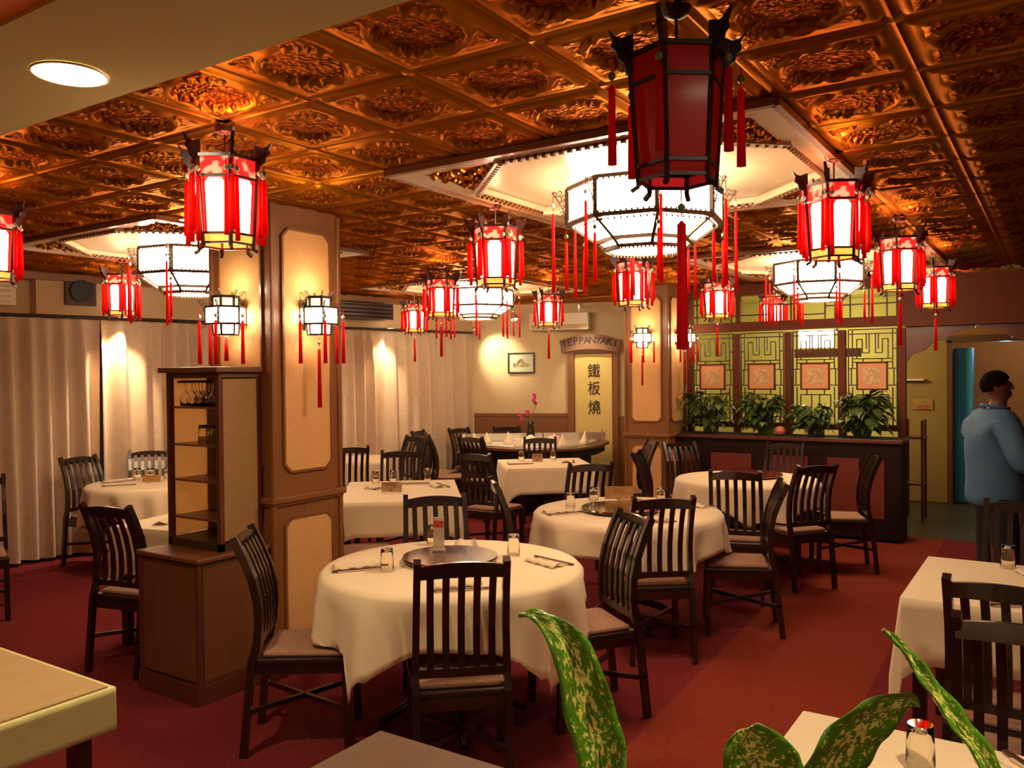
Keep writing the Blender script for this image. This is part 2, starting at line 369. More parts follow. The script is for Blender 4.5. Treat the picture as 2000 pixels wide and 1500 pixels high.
# baseboards / dado
m = MB(); a, b = bw(0.0, .02), bw(2.65, .02)
m.prism([bw(0), bw(1.30), bw(1.30, .03), bw(0, .03)], 0, 1.10); m.prism([bw(0), bw(1.30), bw(1.30, .045), bw(0, .045)], 1.10, 1.14)
m.prism([bw(2.0), bw(2.7), bw(2.7, .03), bw(2.0, .03)], 0, 1.10)
struct(m.build('trim_1', 'pillar_wood'), 'brown wooden dado under the cream back wall')
m = MB(); m.prism([(-3, wall_y(-3, -.12)), (9.45, wall_y(9.45, -.12)), (9.45, wall_y(9.45, .32)), (-3, wall_y(-3, .32))], 2.575, 2.645)
struct(m.build('trim_2', 'pillar_wood'), 'dark brown cornice above the curtains')
m = MB(); m.prism([(3.95, wall_y(3.95, -.06)), (7.25, wall_y(7.25, -.06)), (7.25, wall_y(7.25, .31)), (3.95, wall_y(3.95, .31))], 2.27, 2.58)
so = struct(m.build('trim_3', 'soffit'), 'cream boxed-in duct above the curtains')
m = MB(); m.prism([(7.25, wall_y(7.25, .02)), (9.42, wall_y(9.42, .02)), (9.42, wall_y(9.42, .31)), (7.25, wall_y(7.25, .31))], 2.27, 2.58)
m.prism([(-3, wall_y(-3, .05)), (3.95, wall_y(3.95, .05)), (3.95, wall_y(3.95, .31)), (-3, wall_y(-3, .31))], 2.25, 2.58)
struct(m.build('trim_4', 'soffit'), 'cream pelmet box above the curtains')

# square fan grille in the duct
AL = atan2(-0.1835, 1)
gx = 4.31; g = empty('fan_grille', (gx, wall_y(gx, -.06) - .02, 2.49), AL, 'square dark brown fan grille in the cream duct above the curtains', 'vent')
m = MB(); m.box((0, -.01, 0), (.27, .03, .26)); m.build('frame', 'grille_dark', g, bevel=.004)
m = MB(); m.xf = Matrix.Translation((0, -.03, 0)) @ Matrix.Rotation(pi / 2, 4, 'X'); m.lathe([(.02, 0), (.10, 0), (.105, .012), (.10, .02), (.02, .02)], n=28); m.build('fan_ring', 'fan_black', g)
m = MB()
for k in range(-3, 4): m.box((0, -.045, k * .028), (.2, .006, .006))
m.build('grille_bars', 'fan_black', g)

def ac_unit(name, x, z, off, L, label, dark=True):
    e = empty(name, (x, wall_y(x, off), z), AL, label, 'air conditioner')
    m = MB(); m.box((0, 0, 0), (L, .20, .20)); m.build('casing', 'grille_dark' if dark else 'white_plastic', e, bevel=.012)
    for k in range(4):
        m = MB(); m.box((0, -.108, -.07 + k * .045), (L * .92, .02, .014), M3=Matrix.Rotation(radians(25), 3, 'X')); m.build('louver', 'fan_black' if dark else 'white_plastic', e)
    return e
ac_unit('air_conditioner', 7.36, 2.455, -.12, .95, 'dark brown louvred air conditioner above the curtains, right of the near pillar')
ac_unit('air_conditioner', 3.1, 2.42, -.12, 1.3, 'white air conditioner above the curtains at the left edge', dark=False)

# ceilings -----------------------------------------------------------
m = MB(); m.prism([(-3, -4), (1.137, -4), (1.137, 8.4), (-3, 9.1)], C + .012, C + .06); struct(m.build('ceiling', 'orange_ceiling'), 'orange painted ceiling at the upper left corner')
m = MB(); m.prism([(1.137, -4), (1.64, -4), (1.64, 8.3), (1.137, 8.4)], C, C + .06); struct(m.build('ceiling', 'plain_ceiling'), 'plain cream ceiling over the near side')
m = MB(); m.prism([(9.35, -4), (14.2, -4), (14.2, 4.2), (10.4, 4.2), (9.35, 3.6)], C + .01, C + .06); struct(m.build('ceiling', 'plain_ceiling'), 'plain ceiling behind the screen')
m = MB(); m.prism([(1.6, -4), (14.2, -4), (14.2, 8.0), (1.6, 9.0)], C + .20, C + .24); struct(m.build('ceiling', 'pillar_wood'), 'slab above the tin tiles')

PAN = [(4, 0), (12, 0), (4, 8), (12, 8)]
def in_panel(i, j): return any(ci - 2 <= i < ci + 2 and cj - 2 <= j < cj + 2 for ci, cj in PAN)
def tin_ceiling():
    n = 24; V = []; F = []; Cc = []
    import numpy as np
    lin = (np.arange(n + 1) / n - .5)
    U, W_ = np.meshgrid(lin, lin, indexing='ij')
    mx = np.maximum(abs(U), abs(W_)); rr = np.hypot(U, W_)
    rel = np.zeros_like(U); h = np.zeros_like(U)
    h += np.where((mx > .44) & (mx < .485), .010, 0)                                  # ribs between tiles hang lower
    h += -.007 * np.exp(-((mx - .40) / .018) ** 2)                      # moulded square
    h += -.015 * np.exp(-((rr - .325) / .020) ** 2)                     # ring of the medallion
    h += np.where(rr < .28, .010, 0)
    rel += np.where(rr < .27, 1.0, 0) + np.where((rr > .37) & (mx < .37), .8, 0)
    rel = np.clip(rel, 0, 1)
    rnd = np.random.RandomState(3)
    # stamped figures: a shared pattern per tile
    blob = np.zeros_like(U)
    for _ in range(26):
        a = rnd.rand() * 6.28; q = rnd.rand() * .21; cx, cy = q * np.cos(a), q * np.sin(a)
        blob += np.exp(-(((U - cx) ** 2 + (W_ - cy) ** 2) / (.025 ** 2)))
    for sx in (-1, 1):
        for sy in (-1, 1):
            for _ in range(5):
                cx, cy = sx * (.30 + .08 * rnd.rand()), sy * (.30 + .08 * rnd.rand()); blob += np.exp(-(((U - cx) ** 2 + (W_ - cy) ** 2) / (.022 ** 2)))
    h += -.0045 * np.clip(blob, 0, 1.2)
    for i in range(-1, 16):
        for j in range(-12, 14):
            if in_panel(i, j): continue
            x0, y0 = OX + S * i, OY + S * j
            cx, cy = x0 + S / 2, y0 + S / 2
            if cy > wall_y(cx, 0.12): continue
            if (cx - CORNER[0]) * BN.x + (cy - CORNER[1]) * BN.y < -.12: continue
            o = len(V)
            xs = cx + U * S; ys = cy + W_ * S
            for a in range(n + 1):
                for b in range(n + 1):
                    V.append((xs[a, b], ys[a, b], C + .013 + h[a, b])); Cc.append(rel[a, b])
            for a in range(n):
                for b in range(n):
                    q = o + a * (n + 1) + b; F.append((q, q + 1, q + n + 2, q + n + 1))
    me = bpy.data.meshes.new('ceiling'); me.from_pydata(V, [], F); me.materials.append(M('tin'))
    ca = me.color_attributes.new('relief', 'FLOAT_COLOR', 'POINT')
    ca.data.foreach_set('color', [c for q in Cc for c in (q, q, q, 1.0)])
    me.shade_smooth(); me.update()
    o = bpy.data.objects.new('ceiling', me); col.objects.link(o); struct(o, 'embossed copper-gold tin ceiling in square tiles with round medallions')
    # far strip of tiles toward the back wall
tin_ceiling()
m = MB(); m.prism([(9.347, 3.8), (10.6, 3.8), (9.3, 7.4), (9.0, 7.4), (9.347, 6.2)], C + .002, C + .05); struct(m.build('ceiling', 'tin'), 'tin ceiling strip along the back wall')

def ceiling_panel(cx, cy, k):
    e = empty('trim_%d' % k, (cx, cy, C)); e['kind'] = 'structure'; e['label'] = 'octagonal cream ceiling recess in a square moulded frame'
    h = 2 * S; b = .13; oc = .80            # octagon inradius
    t = math.tan(pi / 8) * oc
    octo = [(oc, -t), (oc, t), (t, oc), (-t, oc), (-oc, t), (-oc, -t), (-t, -oc), (t, -oc)]
    # cream flat frame: four strips
    m = MB()
    for sx, sy, ex, ey in ((0, h - b / 2, 2 * h, b), (0, -h + b / 2, 2 * h, b)): m.box((sx, sy, .015), (ex, ey, .03))
    for sx in (h - b / 2, -h + b / 2): m.box((sx, 0, .015), (b, 2 * h - 2 * b, .03))
    m.build('border', 'recess_cream', e)
    m = MB(); m.prism([(x * 1.0, y * 1.0) for x, y in octo], .032, .045); m.build('recess_top', 'recess_cream', e)
    m = MB()
    for i in range(8):
        a, c_ = octo[i], octo[(i + 1) % 8]; m.quad((*a, 0), (*c_, 0), (*c_, .036), (*a, .036))
    m.build('recess_side', 'recess_cream', e)
    # carved corner triangles
    q = h - b
    for sx in (-1, 1):
        for sy in (-1, 1):
            m = MB(); tri = [(sx * (t + .02), sy * q), (sx * q, sy * q), (sx * q, sy * (t + .02))]
            if sx * sy > 0: tri = tri[::-1]
            m.prism(tri, .01, .02)
            for _ in range(36):
                a, c_ = random.random(), random.random()
                if a + c_ > 1: a, c_ = 1 - a, 1 - c_
                px = tri[1][0] + a * (tri[0][0] - tri[1][0]) + c_ * (tri[2][0] - tri[1][0]); py = tri[1][1] + a * (tri[0][1] - tri[1][1]) + c_ * (tri[2][1] - tri[1][1])
                m.lathe([(.001, -.014), (.014, -.008), (.018, .0), (.018, .012)], (px, py, .0), n=6)
            m.build('corner_carving', 'tin', e)
            mm = MB(); mm.beam((sx * t, sy * oc, .0), (sx * oc, sy * t, .0), .05, .03); mm.build('cross_strip', 'recess_cream', e)
    # toothed mouldings
    m = MB()
    for i in range(8):
        a, c_ = Vector((*octo[i], 0)), Vector((*octo[(i + 1) % 8], 0)); d = c_ - a; nn = 16
        m.beam(a, c_, .018, .022)
        for k_ in range(nn): m.box(tuple(a + d * ((k_ + .5) / nn) + Vector((0, 0, -.012))), (.018, .018, .018), rz=atan2(d.y, d.x))
    for s_ in (-1, 1): m.beam((-h, s_ * h, 0), (h, s_ * h, 0), .03, .03); m.beam((s_ * h, -h, 0), (s_ * h, h, 0), .03, .03)
    m.build('moulding', 'pillar_wood', e)
k = 5
for ci, cj in PAN: ceiling_panel(OX + S * ci, OY + S * cj, k); k += 1

# pillars ------------------------------------------------------------
def panel_poly(w, z0, z1, c): return [(-w, z0 + c), (-w + c, z0), (w - c, z0), (w, z0 + c), (w, z1 - c), (w - c, z1), (-w + c, z1), (-w, z1 - c)]
def pillar(x0, y0, n, label):
    w_ = .53; cx, cy = x0 + w_ / 2, y0 + w_ / 2
    e = empty('trim_%d' % n, (cx, cy, 0)); e['kind'] = 'structure'; e['label'] = label
    m = MB(); m.box((0, 0, C / 2 + .01), (w_ - .02, w_ - .02, C + .02)); m.build('shaft', 'pillar_wood', e)
    for a in range(4):
        R = Matrix.Rotation(a * pi / 2, 4, 'Z')
        for z0, z1 in ((1.14, 2.51), (.16, .88)):
            m = MB(); m.xf = R
            pl = panel_poly(w_ / 2 - .085, z0, z1, .045)
            m._add([(x, -w_ / 2 + .004, z) for x, z in pl] + [(x, -w_ / 2 + .02, z) for x, z in pl],
                   [tuple(range(8))] + [(i, i + 8, (i + 1) % 8 + 8, (i + 1) % 8) for i in range(8)])
            m.build('inset_panel', 'pillar_panel', e)
            m = MB(); m.xf = R
            for i in range(8):
                p_, q_ = pl[i], pl[(i + 1) % 8]; m.beam((p_[0], -w_ / 2 + .004, p_[1]), (q_[0], -w_ / 2 + .004, q_[1]), .014, .014, up=(0, 1, 0))
            m.build('panel_moulding', 'pillar_wood', e)
        m = MB(); m.xf = R; m.box((w_ / 2 - .012, -w_ / 2 + .012, C / 2), (.03, .03, C)); m.build('corner_bead', 'pillar_wood', e, bevel=.006)
    m = MB(); m.box((0, 0, .99), (w_ + .035, w_ + .035, .036)); m.box((0, 0, .965), (w_ + .01, w_ + .01, .02)); m.build('waist_rail', 'pillar_wood', e, bevel=.006)
    m = MB(); m.box((0, 0, .05), (w_ + .02, w_ + .02, .10)); m.build('plinth', 'dark_red_wood', e, bevel=.004)
    return e
pillar(3.11, 3.62, 9, 'brown wooden pillar with tan inset panels, nearer of the two')
pillar(8.53, 3.56, 10, 'brown wooden pillar with tan inset panels, farther of the two')

# curtains -------------------------------------------------------------
def curtain(x0, x1, label):
    m = MB(); n = int((x1 - x0) * 95); zs = [0.03, .35, .8, 1.3, 1.8, 2.08, 2.12, 2.24]
    rnd = random.Random(int(x0 * 100)); ph = [rnd.random() * 6 for _ in range(4)]
    V = []
    for i in range(n + 1):
        x = x0 + (x1 - x0) * i / n; s_ = x * 6.28
        for z in zs:
            top = max(0, (z - 2.0) / .24)
            amp = .056 * (1 - .75 * top) * (1 + .15 * (1 - z / 2.2))
            o = amp * (sin(s_ / .165 + 1.3 * sin(s_ / .9 + ph[0]) + .35 * z) + .45 * sin(s_ / .31 + ph[1] + .5 * z)) * (.75 + .25 * sin(s_ / .7 + ph[2]))
            V.append((x, wall_y(x, .02 + o), z))
    k_ = len(zs); F = [(i * k_ + j, i * k_ + j + 1, (i + 1) * k_ + j + 1, (i + 1) * k_ + j) for i in range(n) for j in range(k_ - 1)]
    m._add(V, F); o = m.build('curtain', 'curtain', smooth=True)
    tag(o, label, 'curtain')
curtain(-.6, 2.968, 'beige pleated curtain hanging at the left edge of the view')
curtain(2.972, 4.528, 'beige pleated curtain behind the far left chairs, left of the lit patch')
curtain(4.532, 6.618, 'beige pleated curtain under the bright downlight, left of the near pillar')
curtain(6.622, 8.068, 'beige pleated curtain just right of the near pillar, lit by a downlight')
curtain(8.072, 9.36, 'beige pleated curtain beside the cream back wall')
m = MB(); m.tube([(-.8, wall_y(-.8, -.05), 2.255), (9.40, wall_y(9.40, -.05), 2.255)], .012)
tag(m.build('curtain_rail', 'rail_black', smooth=True), 'long dark curtain rail along the left wall', 'curtain rail')

# ------------------------------------------------------------------ lamps in ceiling
def downlight(x, y, z, r, label, energy, group=None, spot=110, mat_='lens', tgt=None):
    e = empty('ceiling_downlight', (x, y, z), 0, label, 'ceiling light', group)
    m = MB(); m.lathe([(r * 1.06, 0), (r * 1.06, -.004), (r, -.006), (r, 0)], n=32, cap0=False, cap1=False); m.build('rim', 'lamp_metal', e, smooth=True)
    m = MB(); m.lathe([(.001, -.003), (r * .6, -.003), (r, -.002)], n=32, cap0=False, cap1=False); m.build('lens', mat_, e)
    l = lamp('SPOT', 'downlight_beam', (x, y, z - .03), energy, (1.0, .74, .44), r * .6, tgt or (x, y, 0), spot=spot, blend=.9)
    return e
downlight(1.43, 2.575, C - .001, .105, 'large round glowing downlight in the plain cream ceiling', 60, spot=150)
for x, y in ((-.9, 2.3), (-.9, -.3), (1.4, -2.4), (1.4, -.2)):  # unseen downlights added out of view to brighten the foreground
    downlight(x, y, C - (.001 if x > 0 else -.011), .115, 'unseen round downlight added to light the foreground, ' + {(-.9, 2.3): 'behind the viewpoint on the left', (-.9, -.3): 'directly behind the viewpoint', (1.4, -2.4): 'far to the right of the viewpoint', (1.4, -.2): 'above the lower right table'}[(x, y)], 28, 'added unseen downlights over the viewpoint', spot=150)
bpy.data.lights['downlight_beam.004'].energy = 60
downlight(3.11, 4.335, C - .012, .05, 'small white ceiling light left of the nearest glowing red lantern', 6, mat_='lens_small')
downlight(4.64, wall_y(4.64, -.17), 2.262, .045, 'small downlight under the duct left of the near pillar, washing the curtain', 95, spot=75, mat_='lens_small', tgt=(4.66, wall_y(4.66, .1), 1.3))
downlight(7.80, wall_y(7.80, -.17), 2.262, .05, 'small downlight over the curtain right of the near pillar', 62, spot=75, mat_='lens_small', tgt=(7.82, wall_y(7.82, .1), 1.3))

def wall_spot(s, off, z, tgt, energy, label):
    x, y = bw(s, off); e = empty('spotlight', (x, y, z), 0, label, 'spotlight')
    d = (Vector(tgt) - Vector((x, y, z))).normalized(); R = d.to_track_quat('Z', 'Y').to_matrix().to_4x4()
    m = MB(); m.xf = R; m.lathe([(.018, -.10), (.035, -.08), (.045, 0.0)], n=18, cap1=False); m.build('housing', 'lamp_metal', e, smooth=True)
    m = MB(); m.xf = R; m.lathe([(.001, -.006), (.043, -.004)], n=18, cap0=False, cap1=False); m.build('bulb', 'lens_small', e)
    m = MB(); wx, wy = bw(s, 0.0); m.tube([tuple(Vector((-d.x * .1, -d.y * .1, -d.z * .1))), (0, 0, .08)], .006); m.tube([(0, 0, .08), (wx - x, wy - y, .08)], .006); m.build('arm', 'lamp_metal', e)
    lamp('SPOT', 'spotlight_beam', tuple(Vector((x, y, z)) + d * .03), energy, (1.0, .80, .5), .03, tgt, spot=70, blend=.8)
wall_spot(.16, .45, 2.24, (*bw(.35), 1.95), 34, 'small white spotlight on the back wall left of the framed picture')
wall_spot(1.55, .50, 2.50, (*bw(1.65), 1.4), 26, 'small white spotlight aimed at the painted scroll panel')
wall_spot(.66, .40, 2.40, (8.95, 5.45, .8), 60, 'small spotlight below the white unit above the picture')

# ------------------------------------------------------------------ red lanterns
def ring_pts(r, n, z, a0=0): return [(r * cos(a0 + 2 * pi * k_ / n), r * sin(a0 + 2 * pi * k_ / n), z) for k_ in range(n)]
def tassel(parent, x, y, z, L, r=.011, bead='bead_jade', name='tassel'):
    m = MB(); m.tube([(x, y, z), (x, y, z - L * .18)], .0018, 5)
    m.lathe([(.002, 0), (r * .9, -.01), (r, -L * .3), (r * 1.25, -L * .8)], (x, y, z - L * .2), n=8); t = m.build(name, 'tassel_red', parent, smooth=True)
    m = MB(); m.lathe([(.001, .012), (.008, .007), (.0105, 0), (.008, -.007), (.001, -.012)], (x, y, z - L * .12), n=10); m.build('bead', bead, t, smooth=True)
    return t
A6 = radians(1)
def horn(m, a, r0, z0, sc=1.0):
    # up-curling dragon-head bracket in the radial plane
    d = Vector((cos(a), sin(a), 0)); t_ = Vector((-sin(a), cos(a), 0)) * .006 * sc
    prof = [(-.012, -.055), (.006, -.06), (.014, -.03), (.030, -.018), (.034, .000), (.048, .012), (.044, .028), (.058, .058), (.040, .040), (.022, .034), (.008, .040), (-.010, .045)]
    P = [d * (r0 + x * sc) + Vector((0, 0, z0 + z * sc)) for x, z in prof]; n = len(P)
    m._add([tuple(p_ - t_) for p_ in P] + [tuple(p_ + t_) for p_ in P], [tuple(range(n))[::-1], tuple(range(n, 2 * n))] + [(i, (i + 1) % n, n + (i + 1) % n, n + i) for i in range(n)])
def make_red_lantern(lit=True):
    e = empty('palace_lantern', (0, 0, 0))
    wood = 'lantern_wood' if lit else 'dark_frame'
    z1, z2, z3, z4 = 2.50, 2.425, 2.215, 2.18        # top, band bottom, shade bottom, foot
    ra, rb = .120, .106                               # top / bottom radius
    m = MB(); m.lathe([(ra, z2), (ra * 1.02, z1)], n=6, a0=A6, cap0=False, cap1=False); m.build('band', 'lantern_band' if lit else 'dark_lantern_red', e)
    m = MB(); m.lathe([(rb, z3), (ra * .99, z2)], n=6, a0=A6, cap0=False, cap1=False); m.build('red_paper', 'red_paper' if lit else 'dark_lantern_red', e)
    m = MB()
    for k_ in range(6 if lit else 0):
        a, b = Vector(ring_pts(rb, 6, z3, A6)[k_]), Vector(ring_pts(rb, 6, z3, A6)[(k_ + 1) % 6])
        c, d = Vector(ring_pts(ra * .99, 6, z2, A6)[k_]), Vector(ring_pts(ra * .99, 6, z2, A6)[(k_ + 1) % 6])
        mid = ((a + b) / 2); mid.z = 0; o_ = mid.normalized() * .0025
        def PT(f, g): return tuple(a.lerp(b, f).lerp(c.lerp(d, f), g) + o_)
        m._add([PT(.19, .02), PT(.81, .02), PT(.81, .88), PT(.70, .96), PT(.30, .96), PT(.19, .88)], [(0, 1, 2, 3, 4, 5)])
    if lit: m.build('shade', 'lantern_shade', e)
    m = MB(); m.lathe([(rb * .96, z4), (rb, z3)], n=6, a0=A6, cap0=False, cap1=False); m.build('foot_band', 'lantern_foot' if lit else 'dark_lantern_red', e)
    m = MB()
    for (r, z, w_) in ((ra * 1.03, z1, .012), (ra, z2, .009), (rb, z3, .009), (rb * .97, z4, .008)):
        P = ring_pts(r, 6, z, A6)
        for k_ in range(6): m.beam(P[k_], P[(k_ + 1) % 6], w_, w_)
    for k_ in range(6):
        P = [ring_pts(r, 6, z, A6)[k_] for r, z in ((ra * 1.05, z1 + .01), (ra, z2), (rb, z3), (rb * .97, z4 - .015), (rb * 1.15, z4 - .028))]
        for q in range(4): m.beam(P[q], P[q + 1], .011, .011)
    m.build('frame', wood, e)
    if lit:   # fret lines over the paper
        m = MB()
        for k_ in range(6):
            a, b = Vector(ring_pts(rb, 6, z3, A6)[k_]), Vector(ring_pts(rb, 6, z3, A6)[(k_ + 1) % 6])
            c, d = Vector(ring_pts(ra, 6, z2, A6)[k_]), Vector(ring_pts(ra, 6, z2, A6)[(k_ + 1) % 6])
            for f in (.14, .86): m.beam(a.lerp(b, f) * 1.003, c.lerp(d, f) * 1.003, .003)
            m.beam(a.lerp(c, .92), b.lerp(d, .92), .003); m.beam(a.lerp(c, .10), b.lerp(d, .10), .003)
        m.build('fretwork', 'tassel_red', e)
    for k_ in range(6):
        a = A6 + pi / 3 * k_
        m = MB(); horn(m, a, ra * 1.05, z1 + .012); m.build('bracket', wood, e)
        tassel(e, (ra + (.030 if lit else .052)) * cos(a), (ra + (.030 if lit else .052)) * sin(a), z1 - .02, .26, .010, 'bead_jade')
        if lit:
            for da, L_ in ((.14, .30), (-.14, .28)): tassel(e, (ra + .020) * cos(a + da), (ra + .020) * sin(a + da), z1 - .02, L_, .0075, 'bead_pearl', 'inner_tassel')
    m = MB(); m.tube([(0, 0, z1), (0, 0, C + .01)], .004, 6); m.lathe([(.04, C), (.03, C - .02), (.006, C - .03)], n=14); m.build('hanger', wood, e)
    m = MB()
    for k_ in range(3):
        a = A6 + pi / 3 * k_; m.beam((ra * cos(a), ra * sin(a), z1), (-ra * cos(a), -ra * sin(a), z1), .006)
    m.build('top_spokes', wood, e)
    return e
lp = make_red_lantern()
LX = lambda i: 2.067 + 1.82 * i
LY = lambda j: .833 + 1.82 * j
G = 'red palace lanterns under the tin ceiling'
LN = [(0, 1, 'glowing red palace lantern nearest the viewer, in front of the left pillar', 0),
      (0, 2, 'glowing red palace lantern cut by the left edge of the photo', 0),
      (1, 0, 'large glowing red palace lantern right of the nearest chandelier', 0),
      (1, 1, 'glowing red palace lantern between the left pillar and the nearest chandelier', 0),
      (1, 3, 'glowing red palace lantern in front of the curtains beside the fan grille', 0),
      (2, 0, 'glowing red palace lantern with a bead below, just right of the second big lantern', 1),
      (2, 1, 'glowing red palace lantern in front of the far pillar', 0),
      (2, 2, 'glowing red palace lantern with a hanging tassel, left of the farthest chandelier', 1),
      (3, 0, 'glowing red palace lantern with white bead and long tassel, near the doorway', 1),
      (3, 1, 'glowing red palace lantern with a bead below, right of the far pillar', 1),
      (3, 2, 'glowing red palace lantern above the framed picture on the back wall', 1),
      (3, 3, 'glowing red palace lantern beside the dark air conditioner, in front of the curtain', 1),
      (4, 0, 'rightmost and smallest-looking glowing red palace lantern, near the doorway beam', 0),
      (4, 1, 'small glowing red palace lantern half hidden before the lattice screen', 0)]
used = False
for i, j, lb, hang in LN:
    o = place(lp, used, (LX(i), LY(j), 0), 0, lb, 'lantern', G); used = True
for o in [q for q in list(col.objects) if q.get('category') == 'lantern']:
    i = round((o.location.x - 2.067) / 1.82); j = round((o.location.y - .833) / 1.82)
    if [1 for a, b, c_, h_ in LN if (a, b) == (i, j) and h_]:
        t = tassel(o, 0, 0, 2.165, .33, .011, 'bead_pearl', 'centre_tassel')
for i, j, lb, hang in LN: lamp('POINT', 'lantern_bulb', (LX(i), LY(j), 2.47), 2.6, (1.0, .66, .34), .03)
dk = make_red_lantern(False); dk.location = (LX(0), LY(0), 0); dk.rotation_euler = (0, 0, radians(7))
tag(dk, 'unlit dark red palace lantern hanging closest to the viewer', 'lantern', G)
tassel(dk, .0, -.01, 2.16, .42, .013, 'bead_jade', 'centre_tassel')

# ------------------------------------------------------------------ chandeliers
def scroll(m, a, r0, z0, sc=1.0, flip=1):
    d = Vector((cos(a), sin(a), 0))
    def P(x, z): return tuple(d * (r0 + x * sc) + Vector((0, 0, z0 + flip * z * sc)))
    for cx, cz, r in ((.022, .0, .013), (.045, .022, .015), (.018, .030, .011), (.068, .045, .012), (.040, .052, .010), (.014, -.028, .010), (.030, -.050, .008), (.012, -.055, .008), (.012, -.08, .007)):
        m.tube([P(cx + r * cos(t), cz + r * sin(t)) for t in [q * pi / 6 for q in range(11)]], .0028 * sc, 5)
    m.tube([P(.0, -.10), P(.03, -.02), P(.075, .055)], .003 * sc, 5)
def make_chandelier():
    e = empty('octagonal_chandelier', (0, 0, 0)); A8 = radians(33.3)
    R_, z1, z2, z3, z4 = .385, 2.605, 2.425, 2.335, 2.30; r2, r3 = .245, .205
    m = MB(); m.lathe([(R_, z2), (R_, z1)], n=8, a0=A8, cap0=False, cap1=False); m.build('side_shade', 'chandelier_shade', e)
    m = MB(); m.lathe([(r2, z3), (R_ - .01, z2)], n=8, a0=A8, cap0=False, cap1=False); m.build('lower_shade', 'chandelier_shade', e)
    m = MB(); m.lathe([(.001, z4 - .004), (r3 - .02, z4 - .004)], n=8, a0=A8, cap0=False, cap1=False); m.build('bottom_shade', 'chandelier_shade', e)
    m = MB()
    for r, z, w_ in ((R_, z1, .018), (R_, z2, .020), (r2, z3, .022), (r3, z4, .016)):
        P = ring_pts(r, 8, z, A8)
        for k_ in range(8): m.beam(P[k_], P[(k_ + 1) % 8], w_, w_)
    for k_ in range(8):
        P = [ring_pts(r, 8, z, A8)[k_] for r, z in ((R_, z1), (R_, z2), (r2, z3), (r3, z4))]
        m.beam(P[0], P[1], .022, .022); m.beam(P[1], P[2], .016, .016); m.beam(P[2], P[3], .016, .016)
    # fret teeth along the frame bars
    for r, z, up, n_ in ((R_ + .004, z2 + .014, 1, 11), (r2 + .01, z3 + .016, 1, 8), (r3, z4 - .012, -1, 8), (R_ + .004, z1 - .012, -1, 11), (R_ - .02, z2 - .018, -1, 9)):
        P = ring_pts(r, 8, z, A8)
        for k_ in range(8):
            a, b = Vector(P[k_]), Vector(P[(k_ + 1) % 8])
            for q in range(n_): c_ = a.lerp(b, (q + .5) / n_); m.box(tuple(c_), (.012, .008, .010), rz=A8 + pi / 4 * k_ + pi / 8)
    m.build('frame', 'chandelier_wood', e)
    for k_ in range(8):
        a = A8 + pi / 4 * k_; m = MB(); scroll(m, a, R_, z1 - .07, 1.0); m.build('scroll_bracket', 'chandelier_wood', e)
        tassel(e, (R_ + .075) * cos(a), (R_ + .075) * sin(a), z1 - .02, .50, .008, 'bead_pearl')
        tassel(e, (R_ + .01) * cos(a), (R_ + .01) * sin(a), z2 - .02, .30, .008, 'bead_jade', 'inner_tassel')
    m = MB(); m.tube([(0, 0, z1 - .02), (0, 0, C + .032)], .012, 8)
    for k_ in range(4):
        a = A8 + pi / 4 * k_; m.beam((R_ * cos(a), R_ * sin(a), z1), (-R_ * cos(a), -R_ * sin(a), z1), .010)
    m.build('hanger', 'chandelier_wood', e)
    return e
cp_ = make_chandelier()
for q, (i, j, lb) in enumerate([(4, 0, 'large white octagonal chandelier with scrolls and tassels, nearest of the four'),
        (4, 8, 'white octagonal chandelier partly behind the left pillar, over the far left table'),
        (12, 0, 'white octagonal chandelier in front of the lattice screen'),
        (12, 8, 'white octagonal chandelier farthest back, above the square tables')]):
    place(cp_, q > 0, (OX + S * i, OY + S * j, 0), 0, lb, 'chandelier', 'octagonal palace chandeliers')
# lamps inside the open-topped chandeliers, they light the recess above
for i, j in PAN:
    lamp('POINT', 'chandelier_bulb', (OX + S * i, OY + S * j, 2.48), 3.2, (1, .78, .5), .06)

